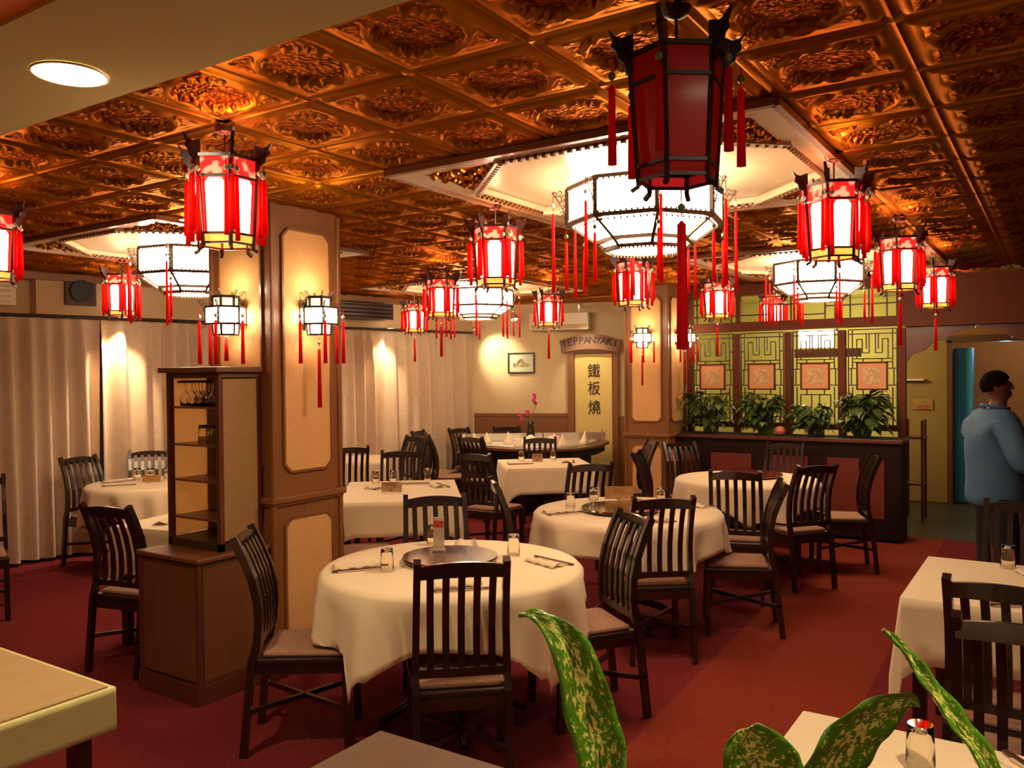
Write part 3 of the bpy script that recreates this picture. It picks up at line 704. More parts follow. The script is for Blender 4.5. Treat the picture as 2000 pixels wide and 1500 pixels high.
# ------------------------------------------------------------------ wall lamps on pillars
def make_wall_lamp():
    e = empty('wall_lantern', (0, 0, 0))       # local: +y away from the pillar face
    y = .092; n = 6; a0 = 0
    for nm, prof, mt in (('main_shade', [(.105, -.045), (.105, .045)], 'wall_lamp_shade'), ('upper_shade', [(.066, .050), (.066, .105)], 'wall_lamp_glass'), ('lower_shade', [(.060, -.105), (.066, -.050)], 'wall_lamp_shade')):
        m = MB(); m.lathe(prof, (0, y, 0), n=n, a0=a0, cap0=False, cap1=False); m.build(nm, mt, e)
    m = MB()
    for r, z, w_ in ((.107, -.047, .012), (.107, .047, .012), (.068, .105, .014), (.064, -.106, .010)):
        P = [(p_[0], p_[1] + y, p_[2]) for p_ in ring_pts(r, n, z, a0)]
        for k_ in range(n): m.beam(P[k_], P[(k_ + 1) % n], w_, w_)
    for k_ in range(n):
        for (r, z), (r2, z2) in (((.107, -.047), (.107, .047)), ((.068, .05), (.068, .115)), ((.068, -.05), (.064, -.106))):
            a = ring_pts(r, n, z, a0)[k_]; b = ring_pts(r2, n, z2, a0)[k_]; m.beam((a[0], a[1] + y, a[2]), (b[0], b[1] + y, b[2]), .010, .010)
    m.lathe([(.105, .047), (.066, .050)], (0, y, 0), n=n, a0=a0, cap0=False, cap1=False); m.lathe([(.066, -.050), (.105, -.047)], (0, y, 0), n=n, a0=a0, cap0=False, cap1=False)
    m.build('frame', 'chandelier_wood', e)
    for k_ in range(n):
        a = a0 + pi / 3 * k_; m = MB(); m.xf = Matrix.Translation((0, y, 0)); scroll(m, a, .105, .05, .55); scroll(m, a, .068, .115, .45); scroll(m, a, .105, -.05, .45, -1); m.build('scroll_bracket', 'chandelier_wood', e)
        if y + .14 * sin(a) > .02: tassel(e, .14 * cos(a), y + .14 * sin(a), .03, .30, .009, 'bead_pearl')
    m = MB(); m.box((0, .012, 0), (.07, .02, .16)); m.beam((0, 0, .02), (0, .09, .02), .014); m.build('back_plate', 'chandelier_wood', e)
    tassel(e, 0, y, -.10, .42, .010, 'bead_jade', 'centre_tassel')
    return e
wl = make_wall_lamp()
GW = 'tiered lanterns fixed to the pillars'
place(wl, False, (3.375, 3.62, 2.02), pi, 'tiered white wall lantern on the right face of the near pillar', 'wall lamp', GW)
place(wl, True, (3.11, 3.885, 2.02), pi / 2, 'tiered white wall lantern on the left face of the near pillar, above the cabinet', 'wall lamp', GW)
for o_ in bpy.data.objects['wall_lantern.001'].children:
    if o_.name.startswith('centre_tassel'): o_.scale = (1, 1, .36); o_.location = (0, 0, -.10 * .64)
place(wl, True, (8.795, 3.56, 2.06), pi, 'tiered white wall lantern on the right face of the far pillar', 'wall lamp', GW)
place(wl, True, (8.53, 3.825, 2.06), pi / 2, 'tiered white wall lantern on the left face of the far pillar', 'wall lamp', GW)
for q in ((3.375, 3.49, 2.18), (2.98, 3.885, 2.18), (8.795, 3.43, 2.2), (8.40, 3.825, 2.2)):
    lamp('POINT', 'wall_lantern_bulb', q, 1.6, (1, .78, .5), .03)

# ------------------------------------------------------------------ cabinet with glass tower
ce = empty('sideboard', (2.645, 3.665, 0), 0, 'brown wooden sideboard standing against the near pillar', 'cabinet')
m = MB(); m.box((.235, .245, .415), (.43, .49, .62)); m.build('body', 'cabinet_wood', ce)
m = MB(); m.box((.222, .24, .74), (.47, .53, .025)); m.build('top_board', 'cabinet_wood', ce, bevel=.006)
m = MB(); m.box((.226, .245, .05), (.46, .52, .10)); m.build('plinth', 'dark_red_wood', ce)
m = MB(); m.box((.016, .245, .415), (.014, .46, .60)); m.build('door', 'cabinet_wood', ce, bevel=.004)
m = MB(); m.box((.235, .002, .415), (.40, .010, .60)); m.build('side_panel', 'cabinet_wood', ce, bevel=.003)
for q in ((0.012, 0), (.445, 0), (0.012, .49)):
    m = MB(); m.box((q[0], q[1] + (.0 if q[1] == 0 else -.005), .415), (.026, .026, .63)); m.build('corner_post', 'dark_red_wood', ce)

te = empty('display_tower', (2.82, 3.70, .754), 0, 'tall open glass-ware tower with shelves standing on the sideboard', 'display shelf')
# local x 0..~.20+ (depth toward pillar), y 0...44
TW, TD, TH = .45, .28, .965
m = MB()
for q in ((.014, .014), (.014, TW - .014)): m.box((q[0], q[1], TH / 2), (.028, .028, TH))
m.box((TD - .014, .014, TH / 2), (.028, .024, TH)); m.box((TD - .014, TW - .014, TH / 2), (.028, .028, TH)); m.build('corner_post', 'dark_red_wood', te)
m = MB(); m.box((TD / 2, TW / 2, .02), (TD, TW, .04)); m.build('base_board', 'lattice_wood', te)
m = MB(); m.box((TD / 2 - .02, TW / 2, TH), (TD + .03, TW + .06, .03)); m.box((TD / 2, TW / 2, TH - .03), (TD - .002, TW - .002, .03)); m.build('crown', 'cabinet_wood', te, bevel=.006)
m = MB(); m.box((TD - .03, TW / 2, TH / 2), (.006, TW - .06, TH - .09)); m.build('back_panel', 'lattice_wood', te)
m = MB(); m.box((TD / 2, .010, TH / 2), (TD - .05, .012, TH - .10)); sp = m.build('side_panel', 'tower_side', te); sp['label'] = 'lighter tan side panel'
for z in (.155, .36, .555, .76):
    m = MB(); m.box((TD / 2 - .012, TW / 2, z), (TD - .05, TW - .05, .010)); m.build('shelf', 'cabinet_wood', te)
m = MB(); m.box((TD / 2, TW - .008, TH / 2), (TD - .05, .008, TH - .09)); fp_ = m.build('far_side_panel', 'tower_glass_panel', te); fp_['label'] = 'pale tan translucent far side panel'
m = MB()
for k_ in range(1, 7): m.beam((.03, .019 + .019 * (k_ == 0) * 0 + k_ * .062 + .0, TH - .065), (TD - .05, .019 + k_ * .062, TH - .065), .010)
m.build('glass_rack', 'rail_black', te)
# glasses
def make_tumbler(h=.105, r=.032):
    e = empty('tumbler', (0, 0, 0))
    m = MB(); m.lathe([(r * 1.08, 0), (r * 1.02, .003), (r * .95, h * .6), (r * .86, h), (r * .80, h), (r * .86, h * .82), (r * .92, h * .4), (r * .98, .003)], n=20, cap0=False, cap1=False)
    m.lathe([(.001, h), (r * .86, h)], n=20, cap0=False, cap1=False); m.lathe([(r * .80, h * .84), (.001, h * .84)], n=20, cap0=False, cap1=False)
    m.build('body', 'glass', e, smooth=True)
    return e
tm = make_tumbler(); tum_used = [False]
def tumbler(x, y, z, label, group=None):
    o = place(tm, tum_used[0], (x, y, z), random.random() * 6, label, 'glass', group); tum_used[0] = True; return o
sm = MB(); sm.lathe([(.028, 0), (.028, .002), (.004, .006), (.0035, .055), (.022, .075), (.030, .105), (.027, .14), (.026, .14), (.028, .105), (.020, .078), (.002, .058), (.002, .006), (.026, .0)], n=16, cap0=False, cap1=False)
sm_used = None
for k_ in range(18):
    x, y = 2.82 + .055 + (k_ % 3) * .066, 3.70 + .05 + (k_ // 3) * .062
    if sm_used is None: o = sm.build('wine_glass', 'glass', smooth=True); sm_used = o
    else: o = sm_used.copy(); col.objects.link(o)
    o.location = (x, y, .754 + TH - .0565); o.scale = (1, 1, -1)
    tag(o, 'small stemmed glass hanging upside down in the top of the display tower', 'glass', 'stemware hanging in the display tower')
for k_ in range(6):
    tumbler(2.82 + .07 + (k_ % 2) * .080, 3.70 + .060 + (k_ // 2) * .080, .754 + .5605, 'tumbler in the cluster at the right of the tower shelf below the hanging glasses', 'tumblers on the tower shelf')

# ------------------------------------------------------------------ tables
CH = [((2.77, 2.1), 41, 'dark slat-back chair seen from behind at the nearest round table'),
 ((2.7, 2.92), -52, 'dark chair in profile between the sideboard and the nearest round table'),
 ((3.64, 1.98), 142, 'dark chair at the right side of the nearest round table'),
 ((3.66, 2.9), -137, 'dark chair on the far side of the nearest round table, only its back showing'),
 ((4.66, 2.06), 38, 'dark chair seen from behind at the middle round table'),
 ((4.8, 2.97), -50, 'dark chair left of the middle round table'),
 ((5.36, 1.76), 112, 'dark chair right of the middle round table, stretcher and rear leg showing'),
 ((6.15, 2.02), 15, 'dark chair between the middle round table and the one by the plant box'),
 ((6.72, 1.76), 52, 'dark chair seen from behind at the round table by the plant box'),
 ((7.44, 1.56), 112, 'dark chair at the right side of the round table by the plant box'),
 ((8.15, 2.28), 180, 'dark chair against the plant box behind the far round table'),
 ((6.98, 2.92), -76, 'dark chair left of the round table by the plant box, before the far pillar'),
 ((7.85, 3.02), -129, 'dark chair beside the far pillar in front of the plant box'),
 ((6.38, 4.42), 0, 'dark chair left of the square table before the grill counter'),
 ((6.05, 3.3), 45, 'dark chair in front of the square table before the grill counter'),
 ((7.9, 3.78), 130, 'dark chair right of the square table before the grill counter'),
 ((5.78, 5.02), -140, 'dark chair behind the square table next to the near pillar'),
 ((4.349, 4.125), -36, 'dark chair with pale cushion peeking out right of the near pillar'),
 ((6.25, 6.15), 52, 'dark chair seen from behind at the distant half-hidden table'),
 ((7.247, 6.313), 173, 'dark chair right of the distant half-hidden table, seen side-on'),
 ((4.22, 7.22), -83, 'dark chair left of the far left round table by the curtains'),
 ((4.74, 7.22), -118, 'dark chair behind the far left round table'),
 ((2.92, 4.52), 12, 'dark chair at the small table behind the sideboard'),
 ((2.82, 6.4), -117, 'dark chair cut by the left edge of the photo'),
 ((8.334, 6.597), -75, 'dark chair farthest left at the end of the grill counter'),
 ((8.05, 6.18), -45, 'dark chair at the left corner of the grill counter'),
 ((8.85, 6.42), -100, 'dark chair behind the left end of the grill counter'),
 ((9.238, 6.094), -134, 'dark chair behind the grill counter below the cream wall'),
 ((7.98, 5.62), -2, 'dark chair at the front of the grill counter, left one'),
 ((8.194, 5.015), 34, 'dark chair at the front of the grill counter, in the middle'),
 ((3.49, 0.138), -3, 'dark chair at the right edge table, the farther of the two seen from behind'),
 ((3.02, 0.08), 0, 'dark chair nearest the viewer at the lower right'),
 ((4.95, 0.16), 180, 'dark chair on the far side of the right edge table beside the man')]

def drape(o, rz=0):
    """cloth that meets a chair seat lies on it"""
    c, s_ = cos(rz), sin(rz); me = o.data
    for v in me.vertices:
        if v.co.z > .50: continue
        wx, wy = o.location.x + c * v.co.x - s_ * v.co.y, o.location.y + s_ * v.co.x + c * v.co.y
        for (x, y), a, lb in CH:
            ca, sa = cos(radians(a)), sin(radians(a)); lx = (wx - x) * ca + (wy - y) * sa; ly = -(wx - x) * sa + (wy - y) * ca
            if abs(lx) < .30 and abs(ly) < .29: v.co.z = max(v.co.z, .475)
def round_cloth(name, c, r, a, a0, label, zt=.752):
    n = 128; V = []; F = []; rings = 9
    def L(th):
        t = (th - a0 + pi / 4) % (pi / 2) - pi / 4; return a / cos(t)
    rad = [.02, r * .5, r * .9, r * .985]
    for i, q in enumerate(rad):
        for k_ in range(n): th = 2 * pi * k_ / n; V.append((q * cos(th), q * sin(th), zt))
    for i in range(1, rings + 1):
        for k_ in range(n):
            th = 2 * pi * k_ / n; s_ = L(th); drop = (s_ - r) * (.86 if s_ > a * 1.2 else .93); f = i / rings
            d = drop * f
            fold = (.010 + .085 * d) * sin(11 * (th - a0) + .9 * sin(3 * th)) + .035 * d * sin(24 * th + 1)
            flare = .012 + .06 * d
            q = r + flare + fold * min(1, d / .12)
            if i == 1: q = r + .010; d = min(d, .02)
            V.append((q * cos(th), q * sin(th), zt - d))
    R_ = len(rad) + rings
    for i in range(R_ - 1):
        for k_ in range(n): F.append((i * n + k_, i * n + (k_ + 1) % n, (i + 1) * n + (k_ + 1) % n, (i + 1) * n + k_))
    F.append(tuple(range(n)))
    m = MB(); m._add(V, F); o = m.build(name, 'linen', smooth=True, solid=.003); o.location = (c[0], c[1], 0); drape(o)
    tag(o, label, 'tablecloth'); return o
def round_table(c, r, label):
    e = empty('round_table', (c[0], c[1], 0), 0, label, 'table')
    m = MB(); m.lathe([(.001, .722), (r - .01, .722), (r - .004, .735), (r - .01, .748), (.001, .748)], n=48, cap0=False, cap1=False); m.build('table_top', 'cabinet_wood', e, smooth=False)
    m = MB(); m.lathe([(.05, .05), (.045, .35), (.055, .66), (.12, .722)], n=18); m.build('pedestal', 'chair_wood', e, smooth=True)
    for k_ in range(4):
        a = pi / 4 + k_ * pi / 2; m = MB(); m.tube([(.03 * cos(a), .03 * sin(a), .16), (.2 * cos(a), .2 * sin(a), .10), (.36 * cos(a), .36 * sin(a), .02)], [.03, .026, .018], 8); m.build('foot', 'chair_wood', e, smooth=True)
    return e
def square_cloth(c, sx, sy, rz, label, drop=.27, zt=.752, mat_='linen', stiff=False, cornerdrop=.30):
    V = []; F = []; n = 22; loops = []
    # perimeter param: rounded square
    def per(off):
        P = []
        hx, hy = sx / 2, sy / 2
        cs = [(hx, -hy), (hx, hy), (-hx, hy), (-hx, -hy)]; dr = [(1, 0), (0, 1), (-1, 0), (0, -1)]
        for q in range(4):
            a = Vector(cs[q]); b = Vector(cs[(q + 1) % 4]); nrm = Vector(dr[q]); nx = Vector(dr[(q + 1) % 4]); pv = Vector(dr[(q - 1) % 4])
            for k_ in range(n): 
                t = k_ / (n - 1); p_ = a.lerp(b, t) + nrm * off
                P.append((p_, t, q))
            # corner arc
            for k_ in range(1, 6):
                an = k_ / 6 * pi / 2; d = nrm * cos(an) + nx * sin(an); P.append((b + d * off * 1.05, 'c', an))
        return P
    rows = 7; N_ = None
    for i in range(rows + 1):
        f = i / rows; off = .004 + (0 if stiff else .035 * f)
        P = per(off); N_ = len(P)
        for idx, (p_, t, q) in enumerate(P):
            if t == 'c': w_ = sin(q * 2); d = drop + cornerdrop * (.25 + .75 * w_) * .9 if not stiff else drop
            else:
                e_ = min(t, 1 - t); w_ = max(0, 1 - e_ / .16); d = drop + (cornerdrop * .25 * w_ ** 2 if not stiff else 0)
            wob = 0 if stiff else .010 * f * sin(idx * .55) 
            nn = p_.normalized()
            V.append((p_.x + nn.x * wob, p_.y + nn.y * wob, zt - (d * f if i else 0)))
    for i in range(rows):
        for k_ in range(N_): F.append((i * N_ + k_, (i + 1) * N_ + k_, (i + 1) * N_ + (k_ + 1) % N_, i * N_ + (k_ + 1) % N_))
    F.append(tuple(range(N_)))
    m = MB(); m._add(V, F); o = m.build('tablecloth', mat_, smooth=False, solid=.003)
    for pl in o.data.polygons: pl.use_smooth = len(pl.vertices) == 4 and abs(pl.normal.z) < .8
    o.location = (c[0], c[1], 0); o.rotation_euler = (0, 0, rz); drape(o, rz); tag(o, label, 'tablecloth'); return o
def square_table(c, sx, sy, rz, label, name='dining_table'):
    e = empty(name, (c[0], c[1], 0), rz, label, 'table')
    m = MB(); m.box((0, 0, .735), (sx - .01, sy - .01, .026)); m.build('table_top', 'cabinet_wood', e)
    for a in (-1, 1):
        for b in (-1, 1): m = MB(); m.box((a * (sx / 2 - .06), b * (sy / 2 - .06), .361), (.05, .05, .722)); m.build('leg', 'chair_wood', e)
    m = MB()
    for a in (-1, 1): m.box((a * (sx / 2 - .06), 0, .69), (.025, sy - .16, .06)); m.box((0, a * (sy / 2 - .06), .69), (sx - .16, .025, .06))
    m.build('apron', 'chair_wood', e)
    return e
T1, T2, T3, T4 = (3.22, 2.47), (5.12, 2.44), (7.15, 2.27), (4.37, 6.72)
for c, r, a0, w_, a in ((T1, .625, radians(-53), 'nearest the viewer, before the left pillar', .85), (T2, .625, radians(0), 'in the middle of the room with a dark turntable', .84), (T3, .60, radians(-12), 'near the plant box with a dark red turntable', .80), (T4, .50, radians(10), 'at the far left beside the curtains', .72)):
    round_table(c, r, 'round table under white cloth, ' + w_)
    round_cloth('tablecloth', c, r, a, a0, 'white cloth on the round table ' + w_)
R40 = radians(40)
SQ = [((5.11, 4.43), 1.2, .9, R40, 'square table directly right of the near pillar'), ((7.40, 4.46), .90, .88, R40, 'square table in front of the grill counter'),
      ((4.145, .09), .88, .90, 0, 'square table at the right edge before the standing man'), ((3.36, 4.62), .62, .82, radians(12), 'small table behind the sideboard'),
      ((6.75, 6.60), .80, .80, R40, 'distant table half hidden behind the near pillar')]
for c, sx, sy, rz, w_ in SQ:
    square_table(c, sx, sy, rz, 'dark wooden ' + w_, )
    square_cloth(c, sx, sy, rz, 'white cloth on the ' + w_, drop=.25 if sx > .7 else .32)
square_table((1.87, .13), .90, .90, 0, 'dark wooden table at the lower right under the speckled plant')
square_cloth((1.87, .13), .90, .90, 0, 'white cloth on the table at the lower right corner')
square_table((.97, 2.82), .88, .88, 0, 'dark table at the lower left corner')
square_cloth((.97, 2.82), .90, .90, 0, 'pale yellow stiff cloth on the lower left corner table', drop=.125, mat_='linen_yellow', stiff=True)
m = MB(); m.box((.97, 2.82, .7561), (.875, .875, .004)); tag(m.build('table_overlay', 'tan_overlay'), 'tan paper cover on the lower left corner table', 'table cover')
# bare wooden table, bottom centre
e = empty('wooden_table', (1.15, 1.085, 0), 0, 'bare brown wooden table cut by the bottom edge of the photo', 'table')
m = MB(); m.box((0, 0, .735), (.95, .81, .03)); m.build('table_top', 'wood_top', e, bevel=.004)
for a in (-1, 1):
    for b in (-1, 1): m = MB(); m.box((a * .42, b * .35, .361), (.06, .06, .718)); m.build('leg', 'chair_wood', e)

# ------------------------------------------------------------------ chairs
def make_chair():
    e = empty('dining_chair', (0, 0, 0))           # faces +x
    W2, zt = .20, .965
    def bx(z):   # S-curved back line
        t = (z - .45) / .5
        return -.20 - .085 * t * t + .030 * sin(pi * max(0, min(1, t)))
    m = MB(); V = [(.215, -.215), (.215, .215), (-.20, .19), (-.20, -.19)]
    m.prism(V, .405, .435); m.build('seat', 'chair_wood', e, bevel=.008)
    m = MB(); V = [(.20, -.20), (.20, .20), (-.175, .17), (-.175, -.17)]; m.prism(V, .435, .458); m.build('cushion', 'seat_cushion', e, bevel=.012)
    zs = [.0045, .2, .42, .5, .58, .68, .78, .88, zt]
    for s_ in (-1, 1):
        m = MB(); P = [(bx(z) if z > .42 else -.215 - (.42 - max(z, .0045)) * .10, s_ * (.182 - (.010 * max(0, z - .45) / .5)), z) for z in zs]
        for q in range(len(P) - 1): m.beam(P[q], tuple(Vector(P[q + 1]) + (Vector(P[q + 1]) - Vector(P[q])) * .06), .028, .034, up=(1, 0, 0))
        m.build('leg', 'chair_wood', e)
        m = MB(); m.beam((.195, s_ * .195, .41), (.205, s_ * .20, .003), .034, .034, up=(1, 0, 0)); m.build('leg', 'chair_wood', e)
    # crest rail, bowed upward and backward
    m = MB(); nseg = 10; V = []; F = []
    for i in range(nseg + 1):
        y = -.175 + .35 * i / nseg; bow = .018 * (1 - (y / .175) ** 2); x = bx(.93) - .012 * (1 - (y / .175) ** 2)
        for dx, z in ((-.010, .895 + bow * .5), (.010, .895 + bow * .5), (.006, .945 + bow), (-.014, .945 + bow)): V.append((x + dx, y, z))
    for i in range(nseg):
        for k_ in range(4): F.append((i * 4 + k_, i * 4 + (k_ + 1) % 4, (i + 1) * 4 + (k_ + 1) % 4, (i + 1) * 4 + k_))
    F += [(0, 1, 2, 3), tuple(nseg * 4 + k_ for k_ in (3, 2, 1, 0))]; m._add(V, F); m.build('crest_rail', 'chair_wood', e)
    for i in range(5):
        y = -.122 + .061 * i; m = MB(); zz = [.50, .58, .68, .78, .86, .92]
        P = [(bx(z) + .004, y, z) for z in zz]
        for q in range(len(P) - 1): m.beam(P[q], tuple(Vector(P[q + 1]) + (Vector(P[q + 1]) - Vector(P[q])) * .06), .028, .012, up=(1, 0, 0))
        m.build('slat', 'chair_wood', e)
    m = MB(); m.beam((bx(.5) + .004, -.18, .505), (bx(.5) + .004, .18, .505), .018, .034); m.build('lower_rail', 'chair_wood', e)
    m = MB()
    for s_ in (-1, 1): m.beam((.19, s_ * .19, .385), (-.20, s_ * .175, .385), .018, .045)
    m.beam((.195, -.18, .385), (.195, .18, .385), .018, .045); m.beam((-.205, -.17, .385), (-.205, .17, .385), .018, .045); m.build('apron', 'chair_wood', e)
    m = MB(); m.beam((.20, -.19, .20), (-.225, .18, .20), .018, .022); m.beam((.20, .19, .20), (-.225, -.18, .20), .018, .022); m.build('stretcher', 'chair_wood', e)
    return e
ch = make_chair(); ch_used = False
GC = 'dark slat-back dining chairs'
for (x, y), a, lb in CH:
    place(ch, ch_used, (x, y, 0), radians(a), lb, 'chair', GC); ch_used = True

# ------------------------------------------------------------------ turntables and tableware
def susan(x, y, r, label, mt='susan'):
    e = empty('lazy_susan', (x, y, .754), 0, label, 'turntable')
    m = MB(); m.lathe([(.06, 0), (.06, .014)], n=24); m.build('base', 'stone_dark', e)
    m = MB(); m.lathe([(.001, .014), (r, .014), (r + .004, .022), (r, .030), (.001, .030)], n=56, cap0=False, cap1=False); m.build('plate', mt, e)
susan(3.28, 2.53, .235, 'glossy dark round turntable on the nearest round table')
susan(5.06, 2.46, .26, 'glossy dark turntable on the middle round table')
susan(7.30, 2.28, .27, 'dark red turntable on the round table by the plant box', 'susan_red')
TB = [(2.96, 2.66, 'upside-down tumbler at the left of the nearest round table'), (3.54, 2.85, 'upside-down tumbler at the back of the nearest round table'), (3.55, 2.33, 'upside-down tumbler at the right of the nearest round table'),
 (4.985, 2.80, 'upside-down tumbler at the left of the middle round table'), (5.32, 2.80, 'upside-down tumbler at the back of the middle round table'), (5.55, 2.38, 'upside-down tumbler at the right of the middle round table'),
 (5.32, 4.90, 'left tumbler on the square table next to the near pillar'), (5.43, 4.80, 'middle tumbler on the square table next to the near pillar'), (5.68, 4.62, 'right tumbler on the square table next to the near pillar'),
 (7.48, 4.80, 'left tumbler on the square table before the grill counter'), (7.72, 4.55, 'right tumbler on the square table before the grill counter'),
 (4.50, .20, 'upside-down tumbler on the right edge table'), (2.12, .27, 'upside-down tumbler with a reddish tint at the lower right corner'),
 (4.45, 7.00, 'left tumbler on the far left round table'), (4.50, 6.88, 'middle tumbler on the far left round table'), (4.62, 6.80, 'right tumbler on the far left round table')]
for x, y, lb in TB: tumbler(x, y, .756, lb, 'tumblers laid out on the tables')

def make_setting():
    e = empty('place_setting', (0, 0, 0))
    m = MB(); V = []; F = []; n = 12
    for i in range(n + 1):
        for j in range(5):
            x = -.11 + .22 * i / n; y = (-.045 + .09 * j / 4) * (1 - .45 * i / n); z = .006 + .016 * (1 - abs(j - 2) / 2) * (1 - .3 * i / n) + .004 * sin(i * 1.7 + j); V.append((x, y, z))
    for i in range(n):
        for j in range(4): F.append((i * 5 + j, (i + 1) * 5 + j, (i + 1) * 5 + j + 1, i * 5 + j + 1))
    m._add(V, F); m.build('napkin', 'napkin', e, smooth=True, solid=.004)
    m = MB(); m.box((.0, -.075, .004), (.21, .026, .005)); m.build('sleeve', 'paper_sleeve', e)
    m = MB(); m.beam((-.13, -.072, .007), (.14, -.072, .007), .006); m.beam((-.13, -.080, .007), (.14, -.080, .007), .006); m.build('chopsticks', 'chopstick', e)
    return e
st = make_setting(); su = False
ST = [(2.94, 2.84, -35, 'left of the nearest round table'), (3.60, 2.70, 40, 'back of the nearest round table'), (3.46, 2.10, 75, 'right of the nearest round table'), (2.90, 2.20, -45, 'front of the nearest round table behind the chair back'),
 (4.80, 2.79, -30, 'left of the middle round table'), (5.52, 2.66, 60, 'back of the middle round table'), (5.48, 2.12, 80, 'right of the middle round table'), (4.80, 2.13, -45, 'front of the middle round table'),
 (5.12, 4.70, 0, 'left of the square table by the near pillar'), (5.42, 4.33, 60, 'right of the square table by the near pillar'), (5.50, 4.62, -50, 'back of the square table by the near pillar'),
 (7.20, 4.66, -40, 'left of the square table before the grill counter'), (7.60, 4.32, 30, 'right of the square table before the grill counter'),
 (4.36, .10, 30, 'far side of the right edge table'), (3.86, .16, -60, 'near side of the right edge table'), (2.16, .08, 40, 'table at the lower right corner'),
 (4.14, 6.80, -30, 'far left round table, front'), (4.26, 7.04, 0, 'far left round table, back'), (3.22, 4.78, 40, 'small table behind the sideboard')]
for x, y, a, lb in ST:
    place(st, su, (x, y, .754), radians(a), 'folded napkin with chopsticks, ' + lb, 'place setting', 'place settings on the tables'); su = True
def menu(x, y, a, w_, h_, label, mt='menu_card', tent=True):
    e = empty('menu_stand', (x, y, .756), a, label, 'menu')
    m = MB(); m.box((.012, 0, h_ / 2), (.003, w_, h_), M3=Matrix.Rotation(radians(-10), 3, 'Y')); m.build('front_card', mt, e)
    m = MB(); m.box((-.012 + .03, 0, h_ / 2), (.003, w_, h_), M3=Matrix.Rotation(radians(10), 3, 'Y')); m.build('back_card', mt, e)
FA = radians(33)
menu(4.98, 4.42, FA, .16, .075, 'brown folded menu card on the square table by the near pillar')
menu(5.33, 2.60, FA, .20, .09, 'amber menu card standing on the middle round table turntable', 'menu_amber')
menu(7.45, 4.58, FA, .11, .085, 'small triangular card on the square table before the grill counter')
menu(4.40, 6.72, FA, .16, .06, 'reddish card box on the far left round table', 'menu_amber')
bpy.data.objects['menu_stand.001'].location.z = .786
e = empty('card_holder', (3.33, 2.64, .786), FA, 'tall clear card holder with a red strip on the nearest round table', 'card holder')
m = MB(); m.box((0, 0, .085), (.012, .055, .17)); m.build('acrylic_block', 'acrylic', e, bevel=.002)
m = MB(); m.box((-.0085, 0, .135), (.002, .05, .035)); m.build('red_strip', 'card_red', e)
m = MB(); m.box((0, 0, .004), (.05, .065, .008)); m.build('base', 'acrylic', e)

# ------------------------------------------------------------------ teppanyaki counter
def du(dep, u):   # depth along the view axis and image column -> ground point (used as plan coordinates)
    r = (u - 1000) / 1628 * dep; return (.836 * dep + .549 * r, .549 * dep - .836 * r)
FR = [du(10.60, 889), du(10.15, 925), du(9.80, 990), du(9.65, 1060), du(9.72, 1120), du(10.2, 1172), du(10.75, 1190), du(10.9, 1186), du(10.85, 1040), du(10.75, 895)]
cx = sum(p_[0] for p_ in FR) / 10; cy = sum(p_[1] for p_ in FR) / 10
e = empty('grill_counter', (cx, cy, 0), 0, 'dark counter with steel grill plate along the back wall, set with napkins', 'counter')
loc = [(a - cx, b - cy) for a, b in FR]
m = MB(); m.prism(loc[::-1], .765, .80); m.build('counter_top', 'dark_red_wood', e, bevel=.006)
m = MB(); m.prism([(a * .74, b * .74) for a, b in loc][::-1], 0, .765); m.build('base', 'planter_wood', e)
m = MB(); m.prism([(a * .93, b * .93) for a, b in loc][::-1], .68, .765); m.build('apron', 'planter_wood', e)
m = MB(); m.prism([(a * .86 + .03, b * .80 + .02) for a, b in loc][::-1], .80, .808); m.build('grill_plate', 'steel', e)
m = MB(); P0 = Vector((*du(10.80, 905), .80)) - Vector((cx, cy, 0)); P1 = Vector((*du(10.88, 1182), .80)) - Vector((cx, cy, 0))
m.box(tuple((P0 + P1) / 2 + Vector((0, 0, .055))), ((P1 - P0).length, .02, .11), rz=atan2((P1 - P0).y, (P1 - P0).x)); m.build('steel_backsplash', 'steel', e)
m = MB()
a = Vector((*du(10.66, 1060), .80)) - Vector((cx, cy, 0)); b = Vector((*du(10.66, 1175), .80)) - Vector((cx, cy, 0))
m.beam(a, b, .004, .001); m.box(tuple((a + b) / 2 + Vector((0, 0, .055))), ((b - a).length, .006, .11), rz=atan2((b - a).y, (b - a).x)); m.build('glass_guard', 'glass', e)
m = MB()
for q in (a, b): m.beam(tuple(q), tuple(q + Vector((0, 0, .17))), .008)
m.build('guard_post', 'chrome', e)
def make_cone():
    m = MB(); V = []; n = 14
    m.lathe([(.062, 0), (.045, .03), (.022, .08), (.004, .125)], n=n, cap1=True); V = m.v
    m.v = [(x * (1 + .25 * sin(3 * atan2(y, x))), y * (1 + .25 * cos(4 * atan2(y, x))), z) for x, y, z in V]
    return m.build('napkin_cone', 'napkin', smooth=True)
nc = make_cone()
for q, (dep, u) in enumerate([(10.47, 905), (10.45, 950), (10.35, 992), (9.98, 1013), (9.98, 1098), (10.3, 1142), (10.62, 925)]):
    o = nc if q == 0 else nc.copy()
    if q: col.objects.link(o)
    o.location = (*du(dep, u), .8100); o.rotation_euler = (0, 0, q * 1.1); o.scale = (1, 1, 1 + .12 * (q % 3))
    tag(o, 'white cone-folded napkin %s of the grill counter' % ['at the left end', 'second from the left', 'left of the vase', 'at the middle front edge', 'at the front right of centre', 'near the right end', 'at the back left corner'][q], 'napkin', 'cone napkins on the grill counter')
